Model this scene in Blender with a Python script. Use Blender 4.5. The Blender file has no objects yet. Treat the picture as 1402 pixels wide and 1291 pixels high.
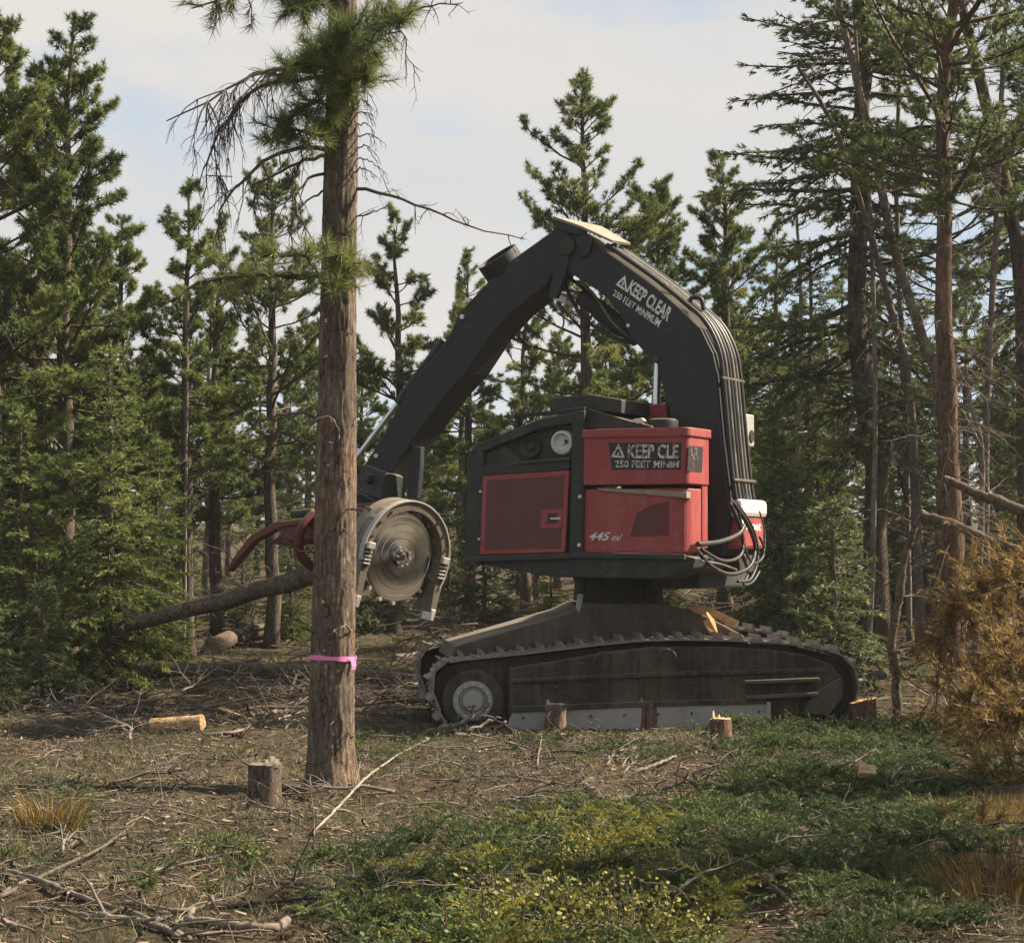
import bpy, bmesh, math, random
import numpy as np
from mathutils import Vector, Matrix, noise

# ------------------------------------------------------------------ camera, sky, sun, exposure
scene = bpy.context.scene
COL = scene.collection
PW, PH, FPX = 1402.0, 1291.0, 3250.0          # photograph size and focal length in its pixels
CAM = Vector((0.0, 0.0, 1.8))
PITCH = math.radians(2.02)

cam_d = bpy.data.cameras.new("camera")
cam = bpy.data.objects.new("camera", cam_d)
COL.objects.link(cam)
cam_d.sensor_width = 36.0
cam_d.lens = 36.0 * FPX / PW
cam_d.clip_start = 0.1
cam_d.clip_end = 3000.0
cam.location = CAM
cam.rotation_euler = (math.radians(90) + PITCH, 0, 0)
scene.camera = cam

SUN_AZ = math.radians(75)      # from +Y towards +X
SUN_EL = math.radians(43)
SUN_DIR = Vector((math.sin(SUN_AZ) * math.cos(SUN_EL), math.cos(SUN_AZ) * math.cos(SUN_EL), math.sin(SUN_EL)))

world = bpy.data.worlds.new("World")
scene.world = world
world.use_nodes = True
wn, wl = world.node_tree.nodes, world.node_tree.links
wn.clear()
w_out = wn.new("ShaderNodeOutputWorld")
w_bg = wn.new("ShaderNodeBackground")
w_sky = wn.new("ShaderNodeTexSky")
w_sky.sky_type = 'NISHITA'
w_sky.sun_disc = False
w_sky.sun_elevation = SUN_EL
w_sky.sun_rotation = SUN_AZ
w_sky.altitude = 2500
w_bg.inputs["Strength"].default_value = 0.05
w_tc = wn.new("ShaderNodeTexCoord")
w_map = wn.new("ShaderNodeMapping")
w_map.inputs["Scale"].default_value = (1.0, 1.0, 2.6)
w_map.inputs["Location"].default_value = (0.35, 0.1, 0.22)
w_n = wn.new("ShaderNodeTexNoise")
w_n.inputs["Scale"].default_value = 4.2
w_n.inputs["Detail"].default_value = 7
w_n.inputs["Roughness"].default_value = 0.55
w_r = wn.new("ShaderNodeValToRGB")
w_r.color_ramp.elements[0].position = 0.37
w_r.color_ramp.elements[0].color = (0, 0, 0, 1)
w_r.color_ramp.elements[1].position = 0.56
w_r.color_ramp.elements[1].color = (1, 1, 1, 1)
w_n2 = wn.new("ShaderNodeTexNoise")
w_n2.inputs["Scale"].default_value = 2.2
w_n2.inputs["Detail"].default_value = 4
w_cc = wn.new("ShaderNodeValToRGB")            # cloud tone: warm cream to cool grey
w_cc.color_ramp.elements[0].position = 0.35
w_cc.color_ramp.elements[0].color = (4.5, 4.7, 4.95, 1)
w_cc.color_ramp.elements[1].position = 0.65
w_cc.color_ramp.elements[1].color = (5.6, 5.3, 5.0, 1)
w_boost = wn.new("ShaderNodeMix")
w_boost.data_type = 'RGBA'
w_boost.inputs[0].default_value = 0.62         # thin high veil in the blue gaps
w_boost.inputs[7].default_value = (3.9, 5.0, 5.9, 1)
w_mix = wn.new("ShaderNodeMix")
w_mix.data_type = 'RGBA'
wl.new(w_tc.outputs["Generated"], w_map.inputs["Vector"])
wl.new(w_map.outputs["Vector"], w_n.inputs["Vector"])
wl.new(w_map.outputs["Vector"], w_n2.inputs["Vector"])
wl.new(w_n.outputs["Fac"], w_r.inputs["Fac"])
wl.new(w_n2.outputs["Fac"], w_cc.inputs["Fac"])
wl.new(w_sky.outputs["Color"], w_boost.inputs[6])
wl.new(w_r.outputs["Color"], w_mix.inputs[0])
wl.new(w_boost.outputs[2], w_mix.inputs[6])
wl.new(w_cc.outputs["Color"], w_mix.inputs[7])
wl.new(w_mix.outputs[2], w_bg.inputs["Color"])
wl.new(w_bg.outputs["Background"], w_out.inputs["Surface"])

sun_d = bpy.data.lights.new("sun", 'SUN')
sun_d.energy = 5.0
sun_d.angle = math.radians(0.6)
sun_d.color = (1.0, 0.86, 0.66)
sun = bpy.data.objects.new("sun", sun_d)
COL.objects.link(sun)
sun.rotation_euler = SUN_DIR.to_track_quat('Z', 'Y').to_euler()
sun.location = (20, 10, 30)

scene.view_settings.view_transform = 'Standard'
scene.view_settings.look = 'None'
scene.view_settings.exposure = 1.52
scene.view_settings.gamma = 1.0
scene.render.engine = 'CYCLES'
scene.cycles.use_denoising = True
scene.cycles.max_bounces = 6
scene.cycles.diffuse_bounces = 3
scene.cycles.glossy_bounces = 3
scene.cycles.transmission_bounces = 4
scene.cycles.transparent_max_bounces = 6

# ------------------------------------------------------------------ helpers: geometry
cp, sp_ = math.cos(PITCH), math.sin(PITCH)

def ray(px, py):
    x = (px - PW / 2) / FPX
    u = (PH / 2 - py) / FPX
    return Vector((x, cp - u * sp_, sp_ + u * cp))

def unp(px, py, p0, n):
    d = ray(px, py)
    t = (Vector(p0) - CAM).dot(n) / d.dot(n)
    return CAM + d * t

def at(px, py, depth):
    d = ray(px, py)
    return CAM + d * (depth / d.y)

def sstep(a, b, x):
    t = min(1.0, max(0.0, (x - a) / (b - a)))
    return t * t * (3 - 2 * t)

def ground_z(x, y):
    rise = (0.75 + 0.7 * sstep(1.5, 8.0, x)) * sstep(27.5, 44.0, y) + max(0.0, y - 44.0) * 0.018
    flat = 1.0 - 0.85 * sstep(3.6, 2.4, math.hypot((x - 1.2) * 0.8, y - 25.9))
    b = 0.12 * noise.noise(Vector((x * 0.35, y * 0.35, 3.1))) + 0.07 * noise.noise(Vector((x * 1.1, y * 1.1, 7.7)))
    b += 0.045 * noise.noise(Vector((x * 2.7, y * 2.7, 1.7))) + 0.018 * noise.noise(Vector((x * 6.5, y * 6.5, 2.7)))
    return rise + b * flat

def gpt(px, py):
    d = ray(px, py)
    t = (0.0 - CAM.z) / d.z if d.z < -1e-4 else 60.0
    lo = 5.0
    prev = lo
    s = lo
    while s < 120:
        p = CAM + d * s
        if p.z <= ground_z(p.x, p.y):
            break
        prev = s
        s += 0.25
    a, b = prev, s
    for _ in range(18):
        m = (a + b) / 2
        p = CAM + d * m
        if p.z <= ground_z(p.x, p.y):
            b = m
        else:
            a = m
    p = CAM + d * b
    return Vector((p.x, p.y, ground_z(p.x, p.y)))

def mk(name, parts, mats, parent=None, smooth=True, loc=None):
    """parts: list of (V (n,3), F (m,k) int, material index, colour per vertex (n,) or None)"""
    Vs, loops, starts, mi, cols = [], [], [], [], []
    off = 0
    lo = 0
    hascol = any(p[3] is not None for p in parts)
    for V, F, m, c in parts:
        V = np.asarray(V, dtype=np.float64).reshape(-1, 3)
        F = np.asarray(F, dtype=np.int64)
        if len(F) == 0:
            continue
        Vs.append(V)
        k = F.shape[1]
        loops.append((F + off).ravel())
        starts.append(lo + np.arange(len(F)) * k)
        lo += F.size
        mi.append(np.full(len(F), m))
        if hascol:
            cols.append(np.full(len(V), 0.5) if c is None else np.broadcast_to(c, (len(V),)))
        off += len(V)
    V = np.concatenate(Vs)
    L = np.concatenate(loops)
    S = np.concatenate(starts)
    M = np.concatenate(mi)
    me = bpy.data.meshes.new(name)
    me.vertices.add(len(V))
    me.vertices.foreach_set("co", V.astype(np.float32).ravel())
    me.loops.add(len(L))
    me.loops.foreach_set("vertex_index", L.astype(np.int32))
    me.polygons.add(len(S))
    me.polygons.foreach_set("loop_start", S.astype(np.int32))
    me.polygons.foreach_set("material_index", M.astype(np.int32))
    if smooth:
        me.polygons.foreach_set("use_smooth", np.ones(len(S), dtype=bool))
    if hascol:
        a = me.attributes.new("tone", 'FLOAT', 'POINT')
        a.data.foreach_set("value", np.concatenate(cols).astype(np.float32))
    me.update(calc_edges=True)
    for m in mats:
        me.materials.append(m)
    o = bpy.data.objects.new(name, me)
    COL.objects.link(o)
    if parent is not None:
        o.parent = parent
    if loc is not None:
        o.location = loc
    return o

def empty(name, loc, rz=0.0):
    o = bpy.data.objects.new(name, None)
    o.empty_display_size = 0.3
    o.location = loc
    o.rotation_euler = (0, 0, rz)
    COL.objects.link(o)
    return o

def tag(o, label, cat, group=None):
    o["label"] = label
    o["category"] = cat
    if group:
        o["group"] = group
    return o

def tubes(polys, ns=5):
    """polys: list of (pts (n,3), radii (n,)) -> V, F(quads)"""
    Vs, Fs = [], []
    off = 0
    ang = np.arange(ns) * 2 * math.pi / ns
    ca, sa = np.cos(ang), np.sin(ang)
    for pts, rad in polys:
        pts = np.asarray(pts, dtype=float)
        rad = np.asarray(rad, dtype=float)
        if ns >= 5:                                         # close both ends
            pts = np.concatenate([pts[:1], pts, pts[-1:]])
            rad = np.concatenate([[1e-4], rad, [1e-4]])
        n = len(pts)
        t = np.gradient(pts, axis=0)
        t /= np.linalg.norm(t, axis=1, keepdims=True) + 1e-12
        ref = np.array([0.0, 0.0, 1.0]) if abs(t[:, 2].mean()) < 0.8 else np.array([1.0, 0.0, 0.0])
        u = np.cross(t, ref)
        u /= np.linalg.norm(u, axis=1, keepdims=True) + 1e-12
        v = np.cross(t, u)
        V = pts[:, None, :] + rad[:, None, None] * (ca[None, :, None] * u[:, None, :] + sa[None, :, None] * v[:, None, :])
        Vs.append(V.reshape(-1, 3))
        i = np.arange(n - 1)[:, None] * ns
        j = np.arange(ns)[None, :]
        j2 = (j + 1) % ns
        q = np.stack([i + j, i + j2, i + ns + j2, i + ns + j], axis=-1).reshape(-1, 4) + off
        Fs.append(q)
        off += n * ns
    return np.concatenate(Vs), np.concatenate(Fs)

def needles(P, D, S, K, w, spread, rng, along=0.5, tone=None, zsq=1.0):
    """clouds of K needle triangles round each point P with direction D and size S"""
    N = len(P)
    P = np.asarray(P, float)
    D = np.asarray(D, float)
    D = D / (np.linalg.norm(D, axis=1, keepdims=True) + 1e-9)
    S = np.broadcast_to(np.asarray(S, float), (N,))
    R = rng.normal(size=(N, K, 3))
    R /= np.linalg.norm(R, axis=2, keepdims=True)
    R[:, :, 2] *= zsq
    nd = D[:, None, :] + spread * R
    nd /= np.linalg.norm(nd, axis=2, keepdims=True) + 1e-9
    base = P[:, None, :] + D[:, None, :] * (S[:, None] * rng.uniform(-along, along * 0.5, (N, K)))[:, :, None]
    ln = S[:, None] * rng.uniform(0.65, 1.05, (N, K))
    tip = base + nd * ln[:, :, None]
    side = np.cross(nd, rng.normal(size=(N, K, 3)))
    side /= np.linalg.norm(side, axis=2, keepdims=True) + 1e-9
    hw = w * 0.5
    V = np.stack([base - side * hw, base + side * hw, tip], axis=2).reshape(-1, 3)
    F = np.arange(N * K * 3).reshape(-1, 3)
    if tone is None:
        tone = rng.uniform(0, 1, N)
    C = np.clip(np.repeat(tone, K * 3) + np.repeat(rng.normal(0, 0.1, N * K), 3), 0, 1)
    return V, F, C

# ------------------------------------------------------------------ helpers: materials
MATS = {}

def new_mat(name):
    m = bpy.data.materials.new(name)
    m.use_nodes = True
    n = m.node_tree.nodes
    l = m.node_tree.links
    return m, n, l, n["Principled BSDF"]

def ramp(n, stops):
    r = n.new("ShaderNodeValToRGB")
    e = r.color_ramp.elements
    e[0].position, e[0].color = stops[0][0], (*stops[0][1], 1)
    e[1].position, e[1].color = stops[-1][0], (*stops[-1][1], 1)
    for p, c in stops[1:-1]:
        x = e.new(p)
        x.color = (*c, 1)
    return r

def noise_tex(n, l, scale, detail=5, rough=0.6, vec=None, stretch=None):
    t = n.new("ShaderNodeTexNoise")
    t.inputs["Scale"].default_value = scale
    t.inputs["Detail"].default_value = detail
    t.inputs["Roughness"].default_value = rough
    if vec is None:
        vec = n.new("ShaderNodeTexCoord").outputs["Object"]
    if stretch:
        mp = n.new("ShaderNodeMapping")
        mp.inputs["Scale"].default_value = stretch
        l.new(vec, mp.inputs["Vector"])
        vec = mp.outputs["Vector"]
    l.new(vec, t.inputs["Vector"])
    return t

def add_bump(n, l, bsdf, height, strength, dist):
    b = n.new("ShaderNodeBump")
    b.inputs["Strength"].default_value = strength
    b.inputs["Distance"].default_value = dist
    l.new(height, b.inputs["Height"])
    l.new(b.outputs["Normal"], bsdf.inputs["Normal"])

def mat_noise(name, stops, scale=6, rough=0.8, bump=0.3, dist=0.01, stretch=None, detail=6, metallic=0.0, spec=0.3):
    m, n, l, b = new_mat(name)
    t = noise_tex(n, l, scale, detail, 0.65, stretch=stretch)
    r = ramp(n, stops)
    l.new(t.outputs["Fac"], r.inputs["Fac"])
    l.new(r.outputs["Color"], b.inputs["Base Color"])
    b.inputs["Roughness"].default_value = rough
    b.inputs["Metallic"].default_value = metallic
    b.inputs["Specular IOR Level"].default_value = spec
    if bump:
        add_bump(n, l, b, t.outputs["Fac"], bump, dist)
    MATS[name] = m
    return m

def mat_bark(name, dark, mid, light, scale=1.0, stretch=0.14):
    """scaly bark: long fine streaks, broken plates and grey weathering"""
    m, n, l, b = new_mat(name)
    tc = n.new("ShaderNodeTexCoord")
    vec = tc.outputs["Object"]
    t1 = noise_tex(n, l, 46 * scale, 6, 0.7, vec=vec, stretch=(1, 1, stretch))
    t2 = noise_tex(n, l, 17 * scale, 4, 0.6, vec=vec, stretch=(1, 1, stretch * 1.6))
    t3 = noise_tex(n, l, 5.0, 5, 0.65, vec=vec, stretch=(1, 1, 0.45))
    t4 = noise_tex(n, l, 90 * scale, 4, 0.6, vec=vec)
    def mad(x, k, y):
        q = n.new("ShaderNodeMath")
        q.operation = 'MULTIPLY_ADD'
        l.new(x, q.inputs[0])
        q.inputs[1].default_value = k
        if y is None:
            q.inputs[2].default_value = 0.0
        else:
            l.new(y, q.inputs[2])
        return q.outputs[0]
    vo = n.new("ShaderNodeTexVoronoi")
    vo.feature = 'DISTANCE_TO_EDGE'
    vo.inputs["Scale"].default_value = 26 * scale
    vm = n.new("ShaderNodeMapping")
    vm.inputs["Scale"].default_value = (1, 1, min(1.0, stretch * 2.6))
    wv = n.new("ShaderNodeMix")
    wv.data_type = 'RGBA'
    wv.inputs[0].default_value = 0.06
    l.new(vec, wv.inputs[6])
    l.new(t4.outputs["Color"], wv.inputs[7])
    l.new(wv.outputs[2], vm.inputs["Vector"])
    l.new(vm.outputs["Vector"], vo.inputs["Vector"])
    pl = n.new("ShaderNodeMapRange")
    pl.inputs["From Max"].default_value = 0.16
    pl.inputs["To Min"].default_value = -0.10
    pl.inputs["To Max"].default_value = 0.02
    l.new(vo.outputs["Distance"], pl.inputs["Value"])
    h = mad(t1.outputs["Fac"], 0.45, mad(t2.outputs["Fac"], 0.35, mad(t4.outputs["Fac"], 0.20, pl.outputs["Result"])))
    r = ramp(n, [(0.38, dark), (0.46, mid), (0.54, mid), (0.64, light)])
    l.new(h, r.inputs["Fac"])
    r3 = ramp(n, [(0.35, (0.72, 0.73, 0.75)), (0.5, (1.0, 1.0, 1.0)), (0.65, (1.28, 1.12, 1.0))])
    l.new(t3.outputs["Fac"], r3.inputs["Fac"])
    mu = n.new("ShaderNodeMix")
    mu.data_type = 'RGBA'
    mu.blend_type = 'MULTIPLY'
    mu.inputs[0].default_value = 1.0
    l.new(r.outputs["Color"], mu.inputs[6])
    l.new(r3.outputs["Color"], mu.inputs[7])
    l.new(mu.outputs[2], b.inputs["Base Color"])
    b.inputs["Roughness"].default_value = 0.92
    b.inputs["Specular IOR Level"].default_value = 0.15
    add_bump(n, l, b, h, 0.8, 0.03)
    MATS[name] = m
    return m

def mat_leaf(name, stops, transl=0.3, rough=0.55):
    m, n, l, b = new_mat(name)
    a = n.new("ShaderNodeAttribute")
    a.attribute_name = "tone"
    oi = n.new("ShaderNodeObjectInfo")
    ma = n.new("ShaderNodeMath")
    ma.operation = 'MULTIPLY_ADD'
    l.new(oi.outputs["Random"], ma.inputs[0])
    ma.inputs[1].default_value = 0.25
    l.new(a.outputs["Fac"], ma.inputs[2])
    sb = n.new("ShaderNodeMath")
    sb.operation = 'SUBTRACT'
    sb.use_clamp = True
    sb.inputs[1].default_value = 0.125
    l.new(ma.outputs[0], sb.inputs[0])
    r = ramp(n, stops)
    l.new(sb.outputs[0], r.inputs["Fac"])
    l.new(r.outputs["Color"], b.inputs["Base Color"])
    b.inputs["Roughness"].default_value = rough
    b.inputs["Specular IOR Level"].default_value = 0.3
    tr = n.new("ShaderNodeBsdfTranslucent")
    l.new(r.outputs["Color"], tr.inputs["Color"])
    mx = n.new("ShaderNodeMixShader")
    mx.inputs["Fac"].default_value = transl
    l.new(b.outputs["BSDF"], mx.inputs[1])
    l.new(tr.outputs["BSDF"], mx.inputs[2])
    l.new(mx.outputs["Shader"], n["Material Output"].inputs["Surface"])
    MATS[name] = m
    return m

def mat_attr(name, stops, rough=0.85):
    m, n, l, b = new_mat(name)
    a = n.new("ShaderNodeAttribute")
    a.attribute_name = "tone"
    r = ramp(n, stops)
    l.new(a.outputs["Fac"], r.inputs["Fac"])
    l.new(r.outputs["Color"], b.inputs["Base Color"])
    b.inputs["Roughness"].default_value = rough
    b.inputs["Specular IOR Level"].default_value = 0.2
    MATS[name] = m
    return m

def mat_paint(name, base, dusty, rough=0.45, scale=2.5, amount=(0.45, 0.75), bump=0.05, metallic=0.0):
    """machine paint: dust films, run-down streaks, scratches, chips and dust settled on ledges"""
    m, n, l, b = new_mat(name)
    tc = n.new("ShaderNodeTexCoord")
    vec = tc.outputs["Object"]
    t = noise_tex(n, l, scale, 9, 0.72, vec=vec)
    st = noise_tex(n, l, 9, 5, 0.7, vec=vec, stretch=(1, 1, 0.10))
    sc = noise_tex(n, l, 30, 2, 0.4, vec=vec, stretch=(0.25, 0.25, 2.2))
    t2 = noise_tex(n, l, 34, 3, 0.5, vec=vec)
    av = n.new("ShaderNodeMath")
    av.operation = 'MULTIPLY_ADD'
    l.new(st.outputs["Fac"], av.inputs[0])
    av.inputs[1].default_value = 0.45
    hf = n.new("ShaderNodeMath")
    hf.operation = 'MULTIPLY'
    hf.inputs[1].default_value = 0.55
    l.new(t.outputs["Fac"], hf.inputs[0])
    l.new(hf.outputs[0], av.inputs[2])
    r = ramp(n, [(amount[0], base), (amount[1], dusty)])
    l.new(av.outputs[0], r.inputs["Fac"])
    # scratches
    rs = ramp(n, [(0.70, (0, 0, 0)), (0.72, (1, 1, 1))])
    l.new(sc.outputs["Fac"], rs.inputs["Fac"])
    pale = tuple(min(0.6, x * 1.5 + 0.08) for x in base)
    m1 = n.new("ShaderNodeMix")
    m1.data_type = 'RGBA'
    sf = n.new("ShaderNodeMath")
    sf.operation = 'MULTIPLY'
    sf.inputs[1].default_value = 0.45
    l.new(rs.outputs["Color"], sf.inputs[0])
    l.new(sf.outputs[0], m1.inputs[0])
    l.new(r.outputs["Color"], m1.inputs[6])
    m1.inputs[7].default_value = (*pale, 1)
    # chips
    r2 = ramp(n, [(0.29, tuple(x * 0.45 for x in base)), (0.34, (1, 1, 1))])
    l.new(t2.outputs["Fac"], r2.inputs["Fac"])
    mu = n.new("ShaderNodeMix")
    mu.data_type = 'RGBA'
    mu.blend_type = 'MULTIPLY'
    mu.inputs[0].default_value = 0.5
    l.new(m1.outputs[2], mu.inputs[6])
    l.new(r2.outputs["Color"], mu.inputs[7])
    # dust lying on upward faces
    ge = n.new("ShaderNodeNewGeometry")
    sx = n.new("ShaderNodeSeparateXYZ")
    l.new(ge.outputs["Normal"], sx.inputs["Vector"])
    mr = n.new("ShaderNodeMapRange")
    mr.inputs["From Min"].default_value = 0.45
    mr.inputs["From Max"].default_value = 1.0
    mr.inputs["To Max"].default_value = 1.1
    l.new(sx.outputs["Z"], mr.inputs["Value"])
    df = n.new("ShaderNodeMath")
    df.operation = 'MULTIPLY'
    df.use_clamp = True
    l.new(mr.outputs["Result"], df.inputs[0])
    l.new(t.outputs["Fac"], df.inputs[1])
    m2 = n.new("ShaderNodeMix")
    m2.data_type = 'RGBA'
    l.new(df.outputs[0], m2.inputs[0])
    l.new(mu.outputs[2], m2.inputs[6])
    m2.inputs[7].default_value = (0.24, 0.20, 0.15, 1)
    l.new(m2.outputs[2], b.inputs["Base Color"])
    rr = n.new("ShaderNodeMapRange")
    rr.inputs["From Min"].default_value = 0.3
    rr.inputs["From Max"].default_value = 0.7
    rr.inputs["To Min"].default_value = rough
    rr.inputs["To Max"].default_value = min(1.0, rough + 0.35)
    l.new(av.outputs[0], rr.inputs["Value"])
    l.new(rr.outputs["Result"], b.inputs["Roughness"])
    b.inputs["Metallic"].default_value = metallic
    b.inputs["Specular IOR Level"].default_value = 0.35
    dent = noise_tex(n, l, 3.5, 2, 0.5, vec=vec)
    ad = n.new("ShaderNodeMath")
    ad.operation = 'MULTIPLY_ADD'
    l.new(dent.outputs["Fac"], ad.inputs[0])
    ad.inputs[1].default_value = 2.0
    l.new(t2.outputs["Fac"], ad.inputs[2])
    add_bump(n, l, b, ad.outputs[0], max(bump, 0.12), 0.012)
    MATS[name] = m
    return m

# wood, bark, foliage
BARK_MAIN = mat_bark("bark_grey_brown", (0.046, 0.034, 0.027), (0.142, 0.109, 0.085), (0.36, 0.30, 0.23))
BARK_BG = mat_bark("bark_forest", (0.04, 0.032, 0.026), (0.105, 0.084, 0.068), (0.22, 0.18, 0.145), 0.8)
BARK_RED = mat_bark("bark_reddish", (0.045, 0.028, 0.02), (0.13, 0.083, 0.058), (0.25, 0.165, 0.115), 0.8)
BARK_LOG = mat_bark("bark_fallen", (0.045, 0.035, 0.028), (0.115, 0.092, 0.072), (0.24, 0.20, 0.16), 0.7, 0.8)
BARK_LOGRED = mat_bark("bark_fallen_reddish", (0.045, 0.028, 0.02), (0.13, 0.085, 0.058), (0.25, 0.17, 0.12), 0.7, 0.8)
DEADWOOD = mat_noise("dead_wood_grey", [(0.3, (0.07, 0.055, 0.045)), (0.55, (0.17, 0.14, 0.115)), (0.8, (0.32, 0.28, 0.235))], 9, 0.9, 0.5, 0.01, (1, 1, 1))
BLEACHED = mat_noise("pale_streak", [(0.35, (0.12, 0.10, 0.075)), (0.55, (0.25, 0.22, 0.175)), (0.75, (0.36, 0.32, 0.26))], 26, 0.85, 0.4)
DEADTWIG = mat_noise("dead_twig_dark", [(0.3, (0.045, 0.034, 0.028)), (0.8, (0.15, 0.12, 0.10))], 12, 0.9, 0.3)
TWIG = mat_noise("twig_brown", [(0.3, (0.04, 0.028, 0.02)), (0.8, (0.13, 0.095, 0.07))], 12, 0.9, 0.2)
CUTWOOD = mat_noise("fresh_cut_wood", [(0.3, (0.26, 0.165, 0.085)), (0.55, (0.42, 0.295, 0.17)), (0.8, (0.55, 0.42, 0.275))], 7, 0.75, 0.3, 0.006, (1, 1, 6))
CUTWOOD_RED = mat_noise("fresh_torn_wood", [(0.3, (0.36, 0.15, 0.06)), (0.6, (0.58, 0.33, 0.16)), (0.85, (0.68, 0.48, 0.29))], 6, 0.7, 0.4, 0.01, (5, 5, 1))
PEELED = mat_noise("peeled_log_wood", [(0.34, (0.09, 0.055, 0.03)), (0.45, (0.26, 0.16, 0.08)), (0.6, (0.44, 0.30, 0.16)), (0.8, (0.56, 0.41, 0.24))], 16, 0.8, 0.7, 0.02, (1, 1, 2))
PINE_LEAF = mat_leaf("pine_needles", [(0.0, (0.045, 0.070, 0.026)), (0.45, (0.095, 0.135, 0.040)), (0.8, (0.155, 0.190, 0.055)), (1.0, (0.23, 0.24, 0.08))], 0.32)
FIR_LEAF = mat_leaf("fir_needles", [(0.0, (0.045, 0.066, 0.034)), (0.5, (0.095, 0.125, 0.055)), (1.0, (0.165, 0.19, 0.075))], 0.33)
BRIGHT_LEAF = mat_leaf("sunlit_fir_needles", [(0.0, (0.05, 0.082, 0.026)), (0.5, (0.11, 0.155, 0.042)), (1.0, (0.21, 0.24, 0.065))], 0.36)  # greener fir tone with sunlight put into the colour
MAIN_LEAF = mat_leaf("long_pine_needles", [(0.0, (0.055, 0.085, 0.036)), (0.5, (0.125, 0.165, 0.055)), (1.0, (0.24, 0.25, 0.085))], 0.35)
OCHRE_LEAF = mat_leaf("dry_and_reflection_ochre", [(0.0, (0.10, 0.060, 0.018)), (0.5, (0.21, 0.135, 0.040)), (1.0, (0.34, 0.235, 0.075))], 0.3)  # dry grass colour; on boughs and clumps it paints an amber window reflection
JUNIPER = mat_leaf("juniper_sprigs", [(0.0, (0.036, 0.056, 0.022)), (0.5, (0.085, 0.115, 0.036)), (0.85, (0.145, 0.165, 0.050)), (1.0, (0.22, 0.195, 0.075))], 0.28)
YELLOW_LEAF = mat_leaf("reflection_yellow_leaves", [(0.0, (0.10, 0.11, 0.022)), (0.5, (0.20, 0.20, 0.04)), (1.0, (0.32, 0.30, 0.07))], 0.35)  # shrub green with a window reflection put into the yellow
REFLECTION_JUNIPER = mat_leaf("reflection_yellow_juniper", [(0.0, (0.075, 0.075, 0.016)), (0.5, (0.17, 0.165, 0.030)), (1.0, (0.30, 0.27, 0.055))], 0.3)  # yellow window reflection put into the juniper's colour
STRAW = mat_leaf("dry_grass", [(0.0, (0.05, 0.048, 0.030)), (0.35, (0.11, 0.094, 0.052)), (0.7, (0.20, 0.16, 0.085)), (1.0, (0.34, 0.28, 0.16))], 0.2, 0.7)
GREENGRASS = mat_leaf("green_grass", [(0.0, (0.04, 0.052, 0.024)), (0.5, (0.088, 0.10, 0.042)), (1.0, (0.18, 0.18, 0.075))], 0.25, 0.6)
LITTER = mat_attr("forest_litter", [(0.0, (0.035, 0.027, 0.021)), (0.45, (0.095, 0.072, 0.054)), (0.8, (0.19, 0.148, 0.108)), (0.95, (0.28, 0.22, 0.16)), (1.0, (0.42, 0.34, 0.24))])

# machine
BLACK = mat_paint("black_navy_paint", (0.013, 0.016, 0.020), (0.034, 0.036, 0.039), 0.42, 1.6, (0.48, 0.72))
BLACKROUGH = mat_paint("black_frame_paint", (0.022, 0.025, 0.025), (0.070, 0.067, 0.058), 0.55, 2.5, (0.46, 0.70))
RED = mat_paint("faded_red_paint", (0.265, 0.044, 0.046), (0.30, 0.105, 0.095), 0.40, 1.8, (0.47, 0.70))
REDDARK = mat_paint("dark_red_paint", (0.085, 0.014, 0.012), (0.12, 0.05, 0.036), 0.5, 3, (0.42, 0.8))
TRACKMAT = mat_paint("worn_track_steel", (0.15, 0.145, 0.135), (0.30, 0.275, 0.24), 0.45, 5, (0.38, 0.72), 0.25, 0.4)
TRACKSIDE = mat_paint("muddy_track_frame", (0.020, 0.018, 0.016), (0.115, 0.09, 0.062), 0.65, 2.2, (0.43, 0.66), 0.35)
MUDSTEEL = mat_paint("muddy_steel", (0.05, 0.042, 0.034), (0.13, 0.105, 0.078), 0.75, 3, (0.4, 0.7), 0.3)
PALEPLATE = mat_paint("worn_pale_steel", (0.30, 0.30, 0.29), (0.22, 0.20, 0.165), 0.55, 3.5, (0.42, 0.75), 0.15)
HOUSING = mat_paint("worn_housing_steel", (0.17, 0.145, 0.115), (0.09, 0.068, 0.048), 0.5, 6, (0.38, 0.75), 0.35, 0.3)
CHROME = mat_noise("chrome_rod", [(0.3, (0.62, 0.63, 0.64)), (0.8, (0.78, 0.78, 0.78))], 8, 0.22, 0, metallic=0.85)
STEEL = mat_noise("bright_bolt_steel", [(0.3, (0.42, 0.41, 0.39)), (0.8, (0.66, 0.64, 0.6))], 12, 0.4, 0.1, metallic=0.5)
RUBBER = mat_noise("hose_rubber", [(0.3, (0.018, 0.018, 0.018)), (0.8, (0.05, 0.048, 0.045))], 8, 0.5, 0.1)
HOSEGREY = mat_noise("hose_pale", [(0.3, (0.06, 0.056, 0.052)), (0.8, (0.20, 0.185, 0.165))], 5, 0.45, 0.1)
WHITEPRINT = mat_noise("worn_white_print", [(0.36, (0.10, 0.10, 0.10)), (0.46, (0.62, 0.62, 0.60)), (0.8, (0.72, 0.72, 0.70))], 16, 0.6, 0)
WHITEWORN = mat_noise("scuffed_white_print", [(0.40, (0.05, 0.03, 0.03)), (0.50, (0.50, 0.47, 0.46)), (0.8, (0.60, 0.58, 0.57))], 22, 0.6, 0)
SHADEPRINT = mat_noise("shaded_print", [(0.42, (0.02, 0.02, 0.02)), (0.56, (0.12, 0.11, 0.11)), (0.8, (0.15, 0.14, 0.14))], 18, 0.6, 0)  # white print with shade put into its dark grey
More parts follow.
